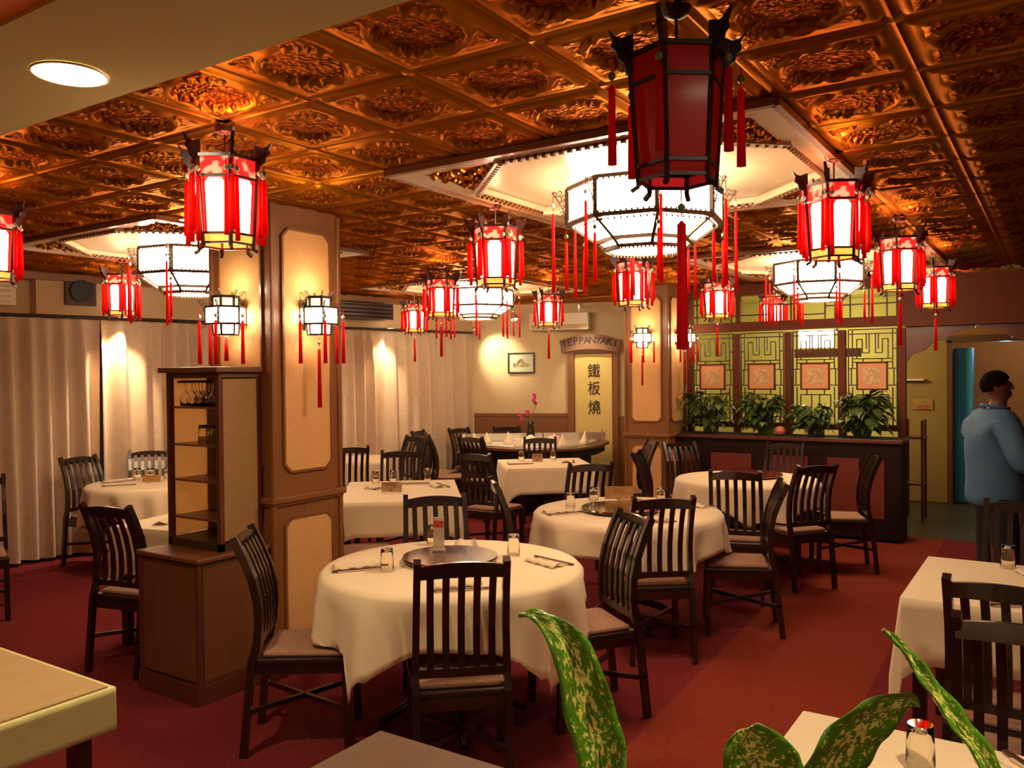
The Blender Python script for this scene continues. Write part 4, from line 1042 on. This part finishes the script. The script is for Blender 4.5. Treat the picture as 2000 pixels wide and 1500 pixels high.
for q, (dep, u, lb) in enumerate([(10.3, 1035, 'heap of folded white linen in the middle of the grill counter')]):
    m = MB(); m.lathe([(.17, 0), (.16, .02), (.10, .07), (.03, .11), (.005, .115)], n=18); m.v = [(x * 1.1, y * (.7), z + (.006 * sin(x * 60) if z > .01 else 0)) for x, y, z in m.v]; o = m.build('linen_heap', 'napkin', smooth=True); o.location = (*du(dep, u), .8095); tag(o, lb, 'linen')
e = empty('dome_cover', (*du(10.42, 1082), .8095), 0, 'pinkish dome cover on the grill counter', 'food cover')
m = MB(); m.lathe([(.11, 0), (.108, .03), (.085, .07), (.04, .095), (.001, .10)], n=24, cap1=False); m.build('dome', 'paper_sleeve', e, smooth=True)
m = MB(); m.lathe([(.006, .10), (.012, .108), (.010, .118), (.001, .122)], n=12); m.build('knob', 'chrome', e)
# orchid in black vase
e = empty('orchid_vase', (*du(10.60, 1036), .810), 0, 'black vase holding magenta orchid sprays on the grill counter', 'flower vase')
m = MB(); m.lathe([(.045, 0), (.055, .05), (.05, .16), (.035, .22), (.045, .26)], n=20); m.build('vase', 'black_vase', e, smooth=True)
for q, (pts, nb) in enumerate([([(0, 0, .2), (.02, -.02, .36), (.05, -.05, .48), (.04, -.03, .58)], 9), ([(0, 0, .2), (-.05, .06, .30), (-.10, .11, .36)], 6), ([(0, 0, .2), (.03, .02, .34), (-.02, .05, .40)], 4)]):
    m = MB(); m.tube(pts, .004, 6); s_ = m.build('spray', 'stem', e)
    rnd = random.Random(q); m = MB()
    for k_ in range(nb):
        t = pts[-1]; b = pts[-2]; f = rnd.random() * 1.1; c_ = Vector(b).lerp(Vector(t), f) + Vector((rnd.uniform(-.03, .03), rnd.uniform(-.03, .03), rnd.uniform(-.02, .02)))
        for pz in range(5):
            a = pz * 2 * pi / 5 + k_; d = Vector((-.55 * 0 - .3, cos(a), sin(a))).normalized() * .024
            sd = Vector((0, -sin(a), cos(a))) * .011
            m._add([tuple(c_), tuple(c_ + d * .6 + sd), tuple(c_ + d * 1.1), tuple(c_ + d * .6 - sd)], [(0, 1, 2, 3)])
    m.build('flowers', 'flower', s_, solid=.003)

# ------------------------------------------------------------------ back wall items
def wall_empty(name, s, z, off, label, cat):
    x, y = bw(s, off); return empty(name, (x, y, z), RZB, label, cat)     # local x along the wall (to the right), -y ... toward the room
SG = -1  # local -y faces the room
e = wall_empty('picture_frame', .667, 1.83, .012, 'small black framed picture of a grey boat on the cream back wall', 'picture')
m = MB()
for a, b, c_, d in ((0, .132, .37, .018), (0, -.132, .37, .018), (.178, 0, .018, .27), (-.178, 0, .018, .27)): m.box((a, SG * .008, b), (c_, .024, d))
m.build('frame', 'black_frame', e)
m = MB(); m.box((0, SG * .004, 0), (.35, .006, .25)); m.build('mount', 'picture_mat', e)
m = MB(); V = [(-.10, -.06), (.10, -.05), (.12, -.01), (.05, .0), (.02, .06), (-.03, .05), (-.06, .0), (-.12, -.01)]
m._add([(x, SG * .009, z) for x, z in V], [tuple(range(8))]); m.build('boat_drawing', 'picture_art', e)

sd = wall_empty('trim_11', 1.655, 0, 0.0, None, None); sd['kind'] = 'structure'; sd['label'] = 'brown door frame around the yellow calligraphy panel'
m = MB(); m.box((-.30, SG * .03, .98), (.09, .08, 1.96)); m.box((.30, SG * .03, .98), (.06, .08, 1.96)); m.box((0, SG * .03, 1.985), (.66, .08, .06)); m.build('frame', 'pillar_wood', sd)
e = wall_empty('calligraphy_panel', 1.655, 1.0, .02, 'yellow hanging door panel with three black brushed characters', 'panel')
m = MB(); m.box((0, 0, -.02), (.50, .012, 1.92)); m.build('cloth', 'scroll_panel', e)
m = MB(); m.box((.0, 0, .95), (.54, .025, .025)); m.build('top_bar', 'pillar_wood', e)
for q, chx in enumerate('鐵板燒'):
    me = text_mesh(chx, .19, .002); o = mesh_obj('brushed_character', me, 'ink', e)
    o.rotation_euler = (pi / 2, 0, 0); o.location = (.01, SG * .012, .70 - .235 * q - (.02 if q == 2 else 0)); o.scale = (.92, 1.05, 1)
# arched sign
e = wall_empty('restaurant_sign', 1.62, 2.075, .09, 'arched brown wooden sign with carved letters above the calligraphy panel', 'sign')
def arc(x, z0, sag): return z0 - sag * (x / .42) ** 2
m = MB(); n = 20; V = []
for i in range(n + 1):
    x = -.41 + .82 * i / n; V.append((x, arc(x, .125, .085)))
W_ = [(x * .93, arc(x, -.075, .05)) for x, _ in V][::-1]
pl = V + W_; k_ = len(pl)
m._add([(x, -.02, z) for x, z in pl] + [(x, .02, z) for x, z in pl], [tuple(range(k_)), tuple(range(k_, 2 * k_))[::-1]] + [(i, i + k_, (i + 1) % k_ + k_, (i + 1) % k_) for i in range(k_)])
m.build('board', 'sign_wood', e)
for i, c_ in enumerate('TEPPANYAKI'):
    me = text_mesh(c_, .135, .003); x = -.34 + .68 * i / 9; o = mesh_obj('letter', me, 'sign_letter', e)
    o.rotation_euler = (pi / 2, -math.atan(-2 * .085 * x / .42 ** 2) * 1.0, 0); o.location = (x, -.023, arc(x, .045, .075))
# white air conditioner and cable trunking
e = wall_empty('wall_air_conditioner', 1.22, 2.38, .10, 'white wall air conditioner above the calligraphy panel', 'air conditioner')
m = MB(); m.box((0, 0, 0), (.80, .20, .24)); m.build('casing', 'white_plastic', e, bevel=.02)
m = MB(); m.box((0, -.102, -.07), (.74, .008, .05)); m.build('louver', 'soffit', e)

# ------------------------------------------------------------------ lattice screen, plant box
XS = 9.12
def ysc(a, b): return (a + b) / 2
posts = [3.53, 2.99, 2.43, 1.88, 1.31]
sc = empty('trim_12', (XS, 2.42, 0)); sc['kind'] = 'structure'; sc['label'] = 'dark red post and beam screen frame'
for y in posts:
    m = MB(); m.box((0, y - 2.42, 1.05), (.07, .07, 2.1)); m.build('post', 'screen_wood', sc, bevel=.004)
m = MB(); m.box((0, 0, 2.175), (.10, 2.32, .10)); m.box((0, 0, 1.09), (.06, 2.3, .05)); m.build('cross_beam', 'screen_wood', sc, bevel=.004)
m = MB(); m.box((0, 0, 2.575), (.12, 2.32, .12)); m.box((0, -1.11, 2.36), (.08, .10, .34)); m.box((0, .55, 2.36), (.05, .05, .34)); m.box((0, 1.12, 2.36), (.08, .08, .34)); m.build('top_beam', 'screen_wood', sc)
def transom():
    m = MB(); w_ = .014
    def B(y0, z0, y1, z1): m.beam((XS, y0, z0), (XS, y1, z1), w_, w_)
    for y in [3.45, 3.28, 3.05, 2.62, 2.40, 2.32, 2.05, 1.80, 1.62, 1.45]: B(y, 2.23, y, 2.52)
    for z in (2.30, 2.44): B(3.48, z, 3.05, z)
    B(3.05, 2.30, 2.62, 2.30); B(2.62, 2.40, 2.32, 2.40); B(2.05, 2.36, 1.35, 2.36); B(2.32, 2.46, 2.05, 2.46); B(2.32, 2.28, 2.05, 2.28)
    o = m.build('transom_fretwork', 'lattice_wood'); tag(o, 'open geometric fretwork above the lattice screen', 'fretwork')
transom()
def lattice(yc, w_, q):
    e = empty('lattice_panel', (XS, yc, 1.60), 0, ['leftmost lattice panel of the screen, behind the far pillar lamp', 'second lattice panel of the screen from the left', 'brightly backlit third lattice panel of the screen', 'rightmost lattice panel of the screen'][q], 'lattice panel', 'lattice panels of the screen')
    m = MB(); h = w_ / 2; t = .011
    def B(y0, z0, y1, z1): m.beam((0, y0, z0), (0, y1, z1), t, t)
    for y in (-h, h): B(y, -.48, y, .50)
    for z in (-.48, .50): B(-h, z, h, z)
    s1 = h * .83
    for y in (-s1, s1): B(y, -.48, y, -.09); B(y, .10, y, .50)
    B(-h, .455, h, .455)
    for s_ in (-1, 1):
        # meanders above
        B(s_ * h, .10, s_ * .13, .10); B(s_ * h, -.07, s_ * .13, -.07); B(s_ * h * .88, .10, s_ * h * .88, -.07)
        B(s_ * .05, .20, s_ * s1, .20); B(s_ * s1 * .78, .20, s_ * s1 * .78, .40); B(s_ * s1 * .78, .40, s_ * s1 * .50, .40); B(s_ * s1 * .50, .40, s_ * s1 * .50, .26)
        B(s_ * s1 * .50, .26, s_ * .03, .26); B(s_ * .03, .26, s_ * .03, .455); B(s_ * s1 * .30, .30, s_ * s1 * .30, .455); B(s_ * s1, .30, s_ * h, .30)
        B(s_ * .09, .13, s_ * .09, .20); B(s_ * .09, .165, s_ * s1, .165)
        B(s_ * .09, -.17, s_ * .09, -.11); B(s_ * .05, -.17, s_ * s1 * .8, -.17); B(s_ * s1 * .8, -.17, s_ * s1 * .8, -.30); B(s_ * s1 * .8, -.30, s_ * s1 * .45, -.30); B(s_ * s1 * .45, -.30, s_ * s1 * .45, -.42); B(s_ * .04, -.17, s_ * .04, -.48); B(s_ * s1, -.30, s_ * h, -.30)
    B(-.09, .20, .09, .20); B(-.09, .125, .09, .125); B(-.09, -.11, .09, -.11); B(-.09, -.17, .09, -.17)
    m.build('fret', 'lattice_wood', e)
    f = empty('framed_print', (XS - .02, yc, 1.625), 0, ['peach framed print on the leftmost lattice panel', 'peach framed print with a white glare on the second lattice panel', 'peach framed print on the brightest lattice panel', 'peach framed print on the rightmost lattice panel'][q], 'picture', 'peach framed prints on the lattice screen')
    m = MB(); m.box((0, 0, 0), (.012, .27, .27)); m.build('mount', 'peach_paper', f)
    m = MB()
    for a, b, c_, d in ((0, .137, .30, .016), (0, -.137, .30, .016)): m.box((-.004, a, b), (.024, c_, d)); 
    for a in (.142, -.142): m.box((-.004, a, 0), (.024, .016, .29))
    m.build('frame', 'screen_wood', f)
    m = MB(); m.box((-.0075, 0, 0), (.003, .17, .17)); m.build('print', 'peach_art', f)
for q, (yc, w_) in enumerate(((3.265, .46), (2.712, .46), (2.15, .46), (1.59, .46))): lattice(yc, w_, q)
# hanging light fitting behind the screen
e = empty('strip_light', (10.3, 2.405, 2.09), 0, 'bright strip light behind the third lattice panel', 'light fitting')
m = MB(); m.box((0, 0, .08), (.10, .46, .05)); m.build('housing', 'white_plastic', e)
m = MB(); m.box((-.03, 0, -.03), (.05, .40, .20)); m.build('diffuser', 'tube_light', e)
m = MB(); m.tube([(0, -.2, .1), (0, -.2, .54)], .006); m.tube([(0, .2, .1), (0, .2, .54)], .006); m.build('suspension', 'rail_black', e)
m = MB(); m.box((-.03, -.12, -.20), (.04, .75, .10)); m.build('valance', 'pillar_wood', e)
lamp('POINT', 'strip_light_spill', (10.75, 2.35, 1.95), 16, (1, .86, .35), .15)
m = MB(); m.box((11.785, 2.93, 1.35), (.02, 2.36, 2.6)); struct(m.build('wall_lining', 'yellow_wall'), 'pale yellow wall behind the screen')
# plant box
e = empty('plant_box', (8.92, 2.42, 0), 0, 'long dark wooden plant box with red panels below the lattice screen', 'planter')
m = MB(); m.box((0, 0, .50), (.36, 2.30, .94)); m.build('body', 'planter_wood', e)
m = MB(); m.box((0, 0, .985), (.42, 2.34, .04)); m.build('rim', 'dark_red_wood', e, bevel=.006)
m = MB(); m.box((0, 0, 1.0), (.32, 2.24, .02)); m.build('soil', 'soil', e)
for y, w_ in ((.52, .44), (-.10, .36), (-.62, .30), (-.93, .14), (.98, .2)):
    m = MB(); m.box((-.184, y, .52), (.012, w_, .58)); m.build('red_panel', 'red_panel', e)
def bush(y, n, h, spread, seed, label, ylo=-9, yhi=9):
    rnd = random.Random(seed); e = empty('leafy_plant', (8.92, y, 1.0165), 0, label, 'plant', 'green plants in the plant box')
    ms = MB(); md = MB(); ml = MB()
    for k_ in range(n):
        a = rnd.random() * 2 * pi; q = spread * (.3 + .7 * rnd.random()); z = .05 + h * rnd.random() ** .7
        base = Vector((rnd.uniform(-.04, .04), rnd.uniform(-.08, .08), 0)); tip = Vector((q * .6 * cos(a), q * sin(a), z))
        mid = (base + tip) / 2 + Vector((0, 0, .06))
        L = rnd.uniform(.09, .17); wd = L * .28; out = Vector((cos(a) * .8, sin(a), rnd.uniform(-.7, .5))).normalized(); sd_ = out.cross(Vector((0, 0, 1))).normalized(); up = sd_.cross(out)
        P = []
        for t, ww, dz in ((0, .1, 0), (.25, .8, .008), (.55, 1, .004), (.8, .6, -.012), (1, .03, -.035)):
            c_ = tip + out * L * t + Vector((0, 0, dz)); P += [tuple(c_ - sd_ * wd * ww), tuple(c_ - up * .006), tuple(c_ + sd_ * wd * ww)]
        F = []
        for i in range(4):
            for j in range(2): F.append((i * 3 + j, i * 3 + j + 1, (i + 1) * 3 + j + 1, (i + 1) * 3 + j))
        pale = rnd.random() < .16
        if any(p_[2] < .008 or p_[0] > .125 or not (ylo < p_[1] + y < yhi) or (abs(p_[1] + y - 2.43) < .085 and p_[0] < -.10 and p_[2] < .14) for p_ in P): continue
        ms.tube([base, mid, tip], .004, 4)
        (ml if pale else md)._add(P, F)
    ms.build('stems', 'stem', e); md.build('foliage', 'leaf_dark', e, smooth=True); ml.build('pale_foliage', 'leaf_light', e, smooth=True)
    return e
bush(3.22, 300, .38, .30, 1, 'bushy green plant at the left end of the plant box beside the far pillar', 2.935, 3.52)
bush(2.62, 330, .36, .32, 2, 'bushy green plant in the plant box below the second print', 2.375, 2.925)
bush(2.10, 300, .26, .30, 3, 'low green plant in the plant box below the brightest lattice panel', 1.905, 2.365)
bush(1.66, 330, .38, .28, 4, 'bushy green plant at the right end of the plant box', 1.33, 1.895)
for q, (y, z) in enumerate(((2.43, 1.14),)):
    m = MB(); m.lathe([(.001, -.05), (.05, -.03), (.06, 0), (.04, .04), (.001, .05)], n=14); o = m.build('pink_flower_head', 'flower_pink', smooth=True); o.location = (8.775, y, 1.0615); tag(o, 'round pinkish flower head among the plants of the plant box', 'flower')

# right side carved beams
m = MB(); m.box((9.12, -1.2, 2.36), (.12, 4.95, .50)); m.box((9.10, -1.2, 2.14), (.16, 4.95, .06)); struct(m.build('trim_13', 'screen_wood'), 'dark red beam right of the screen')
def spandrel(y0, sgn, label):
    m = MB(); pts = [(0, 0), (.62, 0), (.60, -.03), (.42, -.07), (.36, -.13), (.24, -.16), (.17, -.24), (.06, -.27), (0, -.36)]
    n = len(pts); m._add([(9.10, y0 + sgn * a, 2.11 + b) for a, b in pts] + [(9.14, y0 + sgn * a, 2.11 + b) for a, b in pts], [tuple(range(n)), tuple(range(n, 2 * n))[::-1]] + [(i, i + n, (i + 1) % n + n, (i + 1) % n) for i in range(n)])
    tag(m.build('carved_bracket', 'dark_red_wood'), label, 'carved bracket', 'carved brackets under the dark red beam')
spandrel(1.275, -1, 'carved dark red bracket right of the lattice screen')
# second opening post near the right edge and bar shelves behind the man
m = MB(); m.box((9.12, .02, 1.06), (.10, .10, 2.12)); struct(m.build('trim_14', 'screen_wood'), 'dark post behind the man')
spandrel(.015, 1, 'carved dark red bracket left of the post behind the man')
e = empty('bar_cabinet', (9.6, -.55, 0), 0, 'dark bar cabinet behind the man at the right edge', 'cabinet')
m = MB(); m.box((0, 0, .50), (.5, .9, 1.0)); m.build('body', 'dark_red_wood', e)
m = MB(); m.box((.2, 0, 1.5), (.06, .9, 1.0)); m.build('back_board', 'screen_wood', e)
for z in (1.25, 1.55, 1.85): m = MB(); m.box((.05, 0, z), (.3, .88, .02)); m.build('shelf', 'dark_red_wood', e)
# small chairs / stand seen past the plant box: brown side table
e = empty('side_stand', (10.35, 1.36, 0), 0, 'thin dark stand by the tan wall right of the plant box', 'stand')
m = MB(); m.box((0, 0, .92), (.3, .22, .02)); m.build('top', 'dark_red_wood', e)
m = MB(); m.box((0, 0, .40), (.26, .2, .02)); m.build('shelf', 'dark_red_wood', e)
for a in (-1, 1):
    for b in (-1, 1): m = MB(); m.box((a * .13, b * .09, .56), (.025, .025, 1.12)); m.build('leg', 'dark_red_wood', e)
m = MB(); m.box((11.74, 1.60, 1.555), (.10, .34, .02)); o = m.build('wall_shelf', 'steel'); tag(o, 'thin metal shelf on the tan wall left of the doorway', 'shelf')
e = empty('wall_notice', (11.79, 1.46, 1.22), 0, 'small yellowish notice on the tan wall below the metal shelf', 'notice')
m = MB(); m.box((-.005, 0, .02), (.008, .24, .13)); m.build('card', 'menu_amber', e)
m = MB()
for k_ in range(3): m.box((-.011, -.01, .0 - .02 * k_), (.002, .17 - .02 * k_, .010))
m.build('red_marks', 'card_red', e)

# ------------------------------------------------------------------ the man in the blue shirt
def skin_mesh(name, verts, edges, radii, m_, parent=None, sub=2, root=0):
    me = bpy.data.meshes.new(name); me.from_pydata(verts, edges, []); me.update(); me.materials.append(M(m_))
    o = bpy.data.objects.new(name, me); col.objects.link(o)
    if parent is not None: o.parent = parent
    sk = o.modifiers.new('skin', 'SKIN'); sk.use_smooth_shade = True
    if not me.skin_vertices: me.skin_vertices.new()
    sv = me.skin_vertices[0].data
    for i, r in enumerate(radii):
        sv[i].radius = r if isinstance(r, tuple) else (r, r); sv[i].use_root = (i == root)
    ss = o.modifiers.new('sub', 'SUBSURF'); ss.levels = sub; ss.render_levels = sub
    return o
pe = empty('person', (6.0, .33, 0), radians(-62), 'man in a blue long-sleeved shirt and dark trousers standing, facing right', 'person')
# local +x = the way he faces, +y = his left
V = []; E = []; Rr = []
def nd(p, r, par=None):
    V.append(p); Rr.append(r)
    if par is not None: E.append((par, len(V) - 1))
    return len(V) - 1
pel = nd((0, 0, .92), (.10, .088)); wa = nd((0, 0, 1.05), (.125, .095), pel); chs = nd((-.01, 0, 1.24), (.155, .115), wa); up = nd((-.015, 0, 1.36), (.10, .085), chs)
nk = nd((0, 0, 1.43), .056, up); nk2 = nd((.015, 0, 1.49), .052, nk)
hd = nd((.02, 0, 1.55), (.078, .080), nk2); cr = nd((.005, 0, 1.605), (.078, .084), hd); tp = nd((.0, 0, 1.632), (.045, .05), cr)
jw = nd((.062, 0, 1.515), (.032, .030), hd); ch_ = nd((.078, 0, 1.495), (.018, .016), jw)
nb = nd((.090, 0, 1.575), (.018, .016), hd); ns = nd((.108, 0, 1.553), (.010, .011), nb)
lp_ = nd((.094, 0, 1.522), (.012, .018), jw)
for s_ in (-1, 1):
    er = nd((-.005, s_ * .085, 1.56), (.018, .008), hd)
    sh = nd((-.02, s_ * .17, 1.345), .052, up); el = nd((.03, s_ * .25, 1.10), .038, sh); wr = nd((.26, s_ * .19, 1.06), .027, el)
    pm = nd((.32, s_ * .165, 1.06), (.034, .016), wr)
    for q in range(4):
        f1 = nd((.365, s_ * (.140 + .019 * q), 1.055 + .004 * q), .0085, pm); f2 = nd((.395 - .004 * abs(q - 1.5), s_ * (.138 + .019 * q), 1.040), .008, f1); f3 = nd((.405 - .006 * abs(q - 1.5), s_ * (.137 + .019 * q), 1.020), .0065, f2)
    t1 = nd((.325, s_ * .128, 1.05), .0095, pm); t2 = nd((.350, s_ * .115, 1.035), .008, t1)
    hp = nd((0, s_ * .085, .84), .078, pel); kn = nd((.015 * s_, s_ * .105, .48), .060, hp); an = nd((-.02, s_ * .11, .09), .040, kn); ft = nd((.10, s_ * .12, .045), (.040, .028), an)
skin_mesh('body', V, E, Rr, 'skin', pe)
def clothes(name, nodes, mt):
    V2, E2, R2 = [], [], []
    for p, r, par in nodes:
        V2.append(p); R2.append(r)
        if par is not None: E2.append((par, len(V2) - 1))
    return skin_mesh(name, V2, E2, R2, mt, pe)
N2 = [((0, 0, .80), (.195, .160), None), ((0, 0, .92), (.192, .158), 0), ((0, 0, 1.06), (.182, .146), 1), ((-.01, 0, 1.22), (.194, .152), 2), ((-.015, 0, 1.36), (.135, .118), 3), ((-.005, 0, 1.435), (.076, .072), 4)]
for s_ in (-1, 1):
    b = len(N2); N2 += [((-.02, s_ * .178, 1.350), .088, 4), ((.0, s_ * .228, 1.22), .074, b), ((.03, s_ * .255, 1.10), .068, b + 1), ((.14, s_ * .225, 1.075), .056, b + 2), ((.24, s_ * .195, 1.06), .038, b + 3)]
clothes('shirt', N2, 'shirt')
N3 = [((0, 0, .92), (.118, .105), None), ((0, 0, .98), (.100, .090), 0)]
for s_ in (-1, 1):
    b = len(N3); N3 += [((0, s_ * .085, .82), .094, 0), ((.012, s_ * .105, .48), .082, b), ((-.02, s_ * .11, .13), .068, b + 1)]
clothes('trousers', N3, 'trousers')
for s_ in (-1, 1):
    m = MB(); m.tube([(-.07, s_ * .11, .04), (0, s_ * .113, .045), (.08, s_ * .12, .04), (.15, s_ * .124, .03)], [.036, .042, .042, .026], 12); m.build('shoe', 'shoe', pe, smooth=True)
m = MB(); n = 28; V2 = []; F2 = []
for i in range(11):
    for k_ in range(n):
        a = 2 * pi * k_ / n; c_ = cos(a)
        lim = .48 - .16 * max(0, c_) ** .8 + .22 * max(0, -c_) ** .5
        ph = i / 10 * pi * lim
        V2.append((-.002 + .085 * sin(ph) * c_, .084 * sin(ph) * sin(a), 1.586 + .084 * cos(ph)))
for i in range(10):
    for k_ in range(n): F2.append((i * n + k_, i * n + (k_ + 1) % n, (i + 1) * n + (k_ + 1) % n, (i + 1) * n + k_))
m._add(V2, F2); m.build('hair', 'hair', pe, smooth=True, solid=.008)
for s_ in (-1, 1):
    m = MB(); m.lathe([(.001, -.011), (.009, -.006), (.011, 0), (.009, .006), (.001, .011)], (.082, s_ * .032, 1.566), n=12); ey = m.build('eye', 'eye_white', pe, smooth=True)
    m = MB(); m.lathe([(.001, -.005), (.005, 0), (.001, .005)], (.0915, s_ * .033, 1.566), n=10); m.build('pupil', 'ink', ey, smooth=True)
m = MB(); m.tube([(.075 * cos(q * pi / 8) - .005, .072 * sin(q * pi / 8), 1.445 - .012 * cos(q * pi / 8)) for q in range(17)], .012, 8); m.build('collar', 'shirt', pe, smooth=True)
m = MB(); m.tube([(.098, -.020, 1.521), (.104, 0, 1.5225), (.098, .020, 1.521)], [.002, .004, .002], 6); m.build('mouth', 'flower_pink', pe)

# ------------------------------------------------------------------ speckled plant by the viewpoint
dv = empty('divider_ledge', (.99, .30, 0), 0, 'low dark wooden divider below the speckled plant at the viewpoint', 'divider')
m = MB(); m.box((0, 0, .42), (.26, .62, .84)); m.build('body', 'planter_wood', dv)
m = MB(); m.box((0, 0, .85), (.30, .66, .02)); m.build('ledge_board', 'dark_red_wood', dv)
pl = empty('speckled_plant', (1.0, .29, .861), 0, 'dumb cane with large green leaves speckled yellow, in the foreground', 'potted plant')
m = MB(); m.lathe([(.07, 0), (.085, .10), (.095, .14), (.09, .14), (.08, .10)], n=24, cap1=False); m.build('pot', 'pot', pl, smooth=True)
m = MB(); m.lathe([(.001, .125), (.087, .125)], n=24, cap0=False, cap1=False); m.build('soil', 'soil', pl)
CAMF = Vector((.836, .549, 0)); CAMR = Vector((.549, -.836, 0))
def big_leaf(pts, widths, side, cup, stem_to):
    pts = [Vector(p_) - Vector((1.0, .29, .861)) for p_ in pts]
    # resample with Catmull-Rom
    P = []; Wd = []
    for i in range(len(pts) - 1):
        p0 = pts[max(i - 1, 0)]; p1 = pts[i]; p2 = pts[i + 1]; p3 = pts[min(i + 2, len(pts) - 1)]
        for q in range(6):
            t = q / 6; P.append(.5 * ((2 * p1) + (-p0 + p2) * t + (2 * p0 - 5 * p1 + 4 * p2 - p3) * t * t + (-p0 + 3 * p1 - 3 * p2 + p3) * t ** 3)); Wd.append(widths[i] * (1 - t) + widths[i + 1] * t)
    P.append(pts[-1]); Wd.append(widths[-1])
    me = bpy.data.meshes.new('leaf'); V = []; UV = []; n = 9; Np = len(P)
    side = Vector(side).normalized()
    for i, p_ in enumerate(P):
        t = (P[min(i + 1, Np - 1)] - P[max(i - 1, 0)]).normalized(); s_ = (side - t * side.dot(t)).normalized(); nr = t.cross(s_)
        for j in range(n):
            f = j / (n - 1) * 2 - 1; V.append(tuple(p_ + s_ * Wd[i] * f + nr * (cup * Wd[i] * (abs(f) ** 1.3) + .0025 * sin(i * .9 + f * 5)))); UV.append((j / (n - 1), i / (Np - 1)))
    F = [(i * n + j, i * n + j + 1, (i + 1) * n + j + 1, (i + 1) * n + j) for i in range(Np - 1) for j in range(n - 1)]
    me.from_pydata(V, [], F); ul = me.uv_layers.new(name='UVMap')
    for lo in me.loops: ul.data[lo.index].uv = UV[lo.vertex_index]
    me.materials.append(M('speckled_leaf')); me.shade_smooth(); o = bpy.data.objects.new('leaf', me); col.objects.link(o); o.parent = pl
    s2 = o.modifiers.new('solid', 'SOLIDIFY'); s2.thickness = .0012
    m = MB(); m.tube([P[-1], (P[-1] + Vector(stem_to)) / 2 + Vector((0, 0, -.02)), Vector(stem_to)], [.005, .007, .009], 8); m.build('stalk', 'stem', o, smooth=True)
    m = MB(); m.tube(P[1:], [.0006 + .0022 * i / Np for i in range(Np - 1)], 5); m.build('midrib', 'stem', o, smooth=True)
U = 1 / 1628.0
big_leaf([(0.836, 0.543, 1.39), (0.85, 0.521, 1.386), (0.868, 0.490, 1.346), (0.879, 0.475, 1.28), (0.886, 0.463, 1.231), (0.889, 0.457, 1.182), (0.893, 0.449, 1.132)], [.001, 16 * U, 42 * U, 52 * U, 52 * U, 46 * U, 18 * U], tuple(CAMR * .9 + CAMF * .3), .25, (.0, .02, .13))
big_leaf([(1.075, 0.178, 1.369), (1.087, 0.159, 1.347), (1.102, 0.136, 1.307), (1.12, 0.108, 1.26), (1.136, 0.082, 1.217), (1.152, 0.057, 1.165), (1.161, 0.041, 1.115)], [.001, 12 * U, 23 * U, 31 * U, 33 * U, 30 * U, 10 * U], tuple(CAMR + CAMF * .8), .35, (.02, -.02, .13))
big_leaf([(1.098, 0.141, 1.277), (1.09, 0.154, 1.284), (1.067, 0.187, 1.264), (1.048, 0.216, 1.231), (1.034, 0.236, 1.191), (1.023, 0.252, 1.149), (1.016, 0.262, 1.118)], [.001, 18 * U, 44 * U, 56 * U, 56 * U, 40 * U, 12 * U], (.2, -.2, -.9), .2, (.01, 0, .13))
big_leaf([(0.981, 0.318, 1.252), (0.985, 0.312, 1.236), (0.990, 0.303, 1.210), (0.996, 0.294, 1.174), (0.998, 0.29, 1.143), (1.0, .29, 1.10)], [30 * U, 58 * U, 80 * U, 82 * U, 60 * U, 10 * U], tuple(CAMR), .2, (.0, 0, .13))
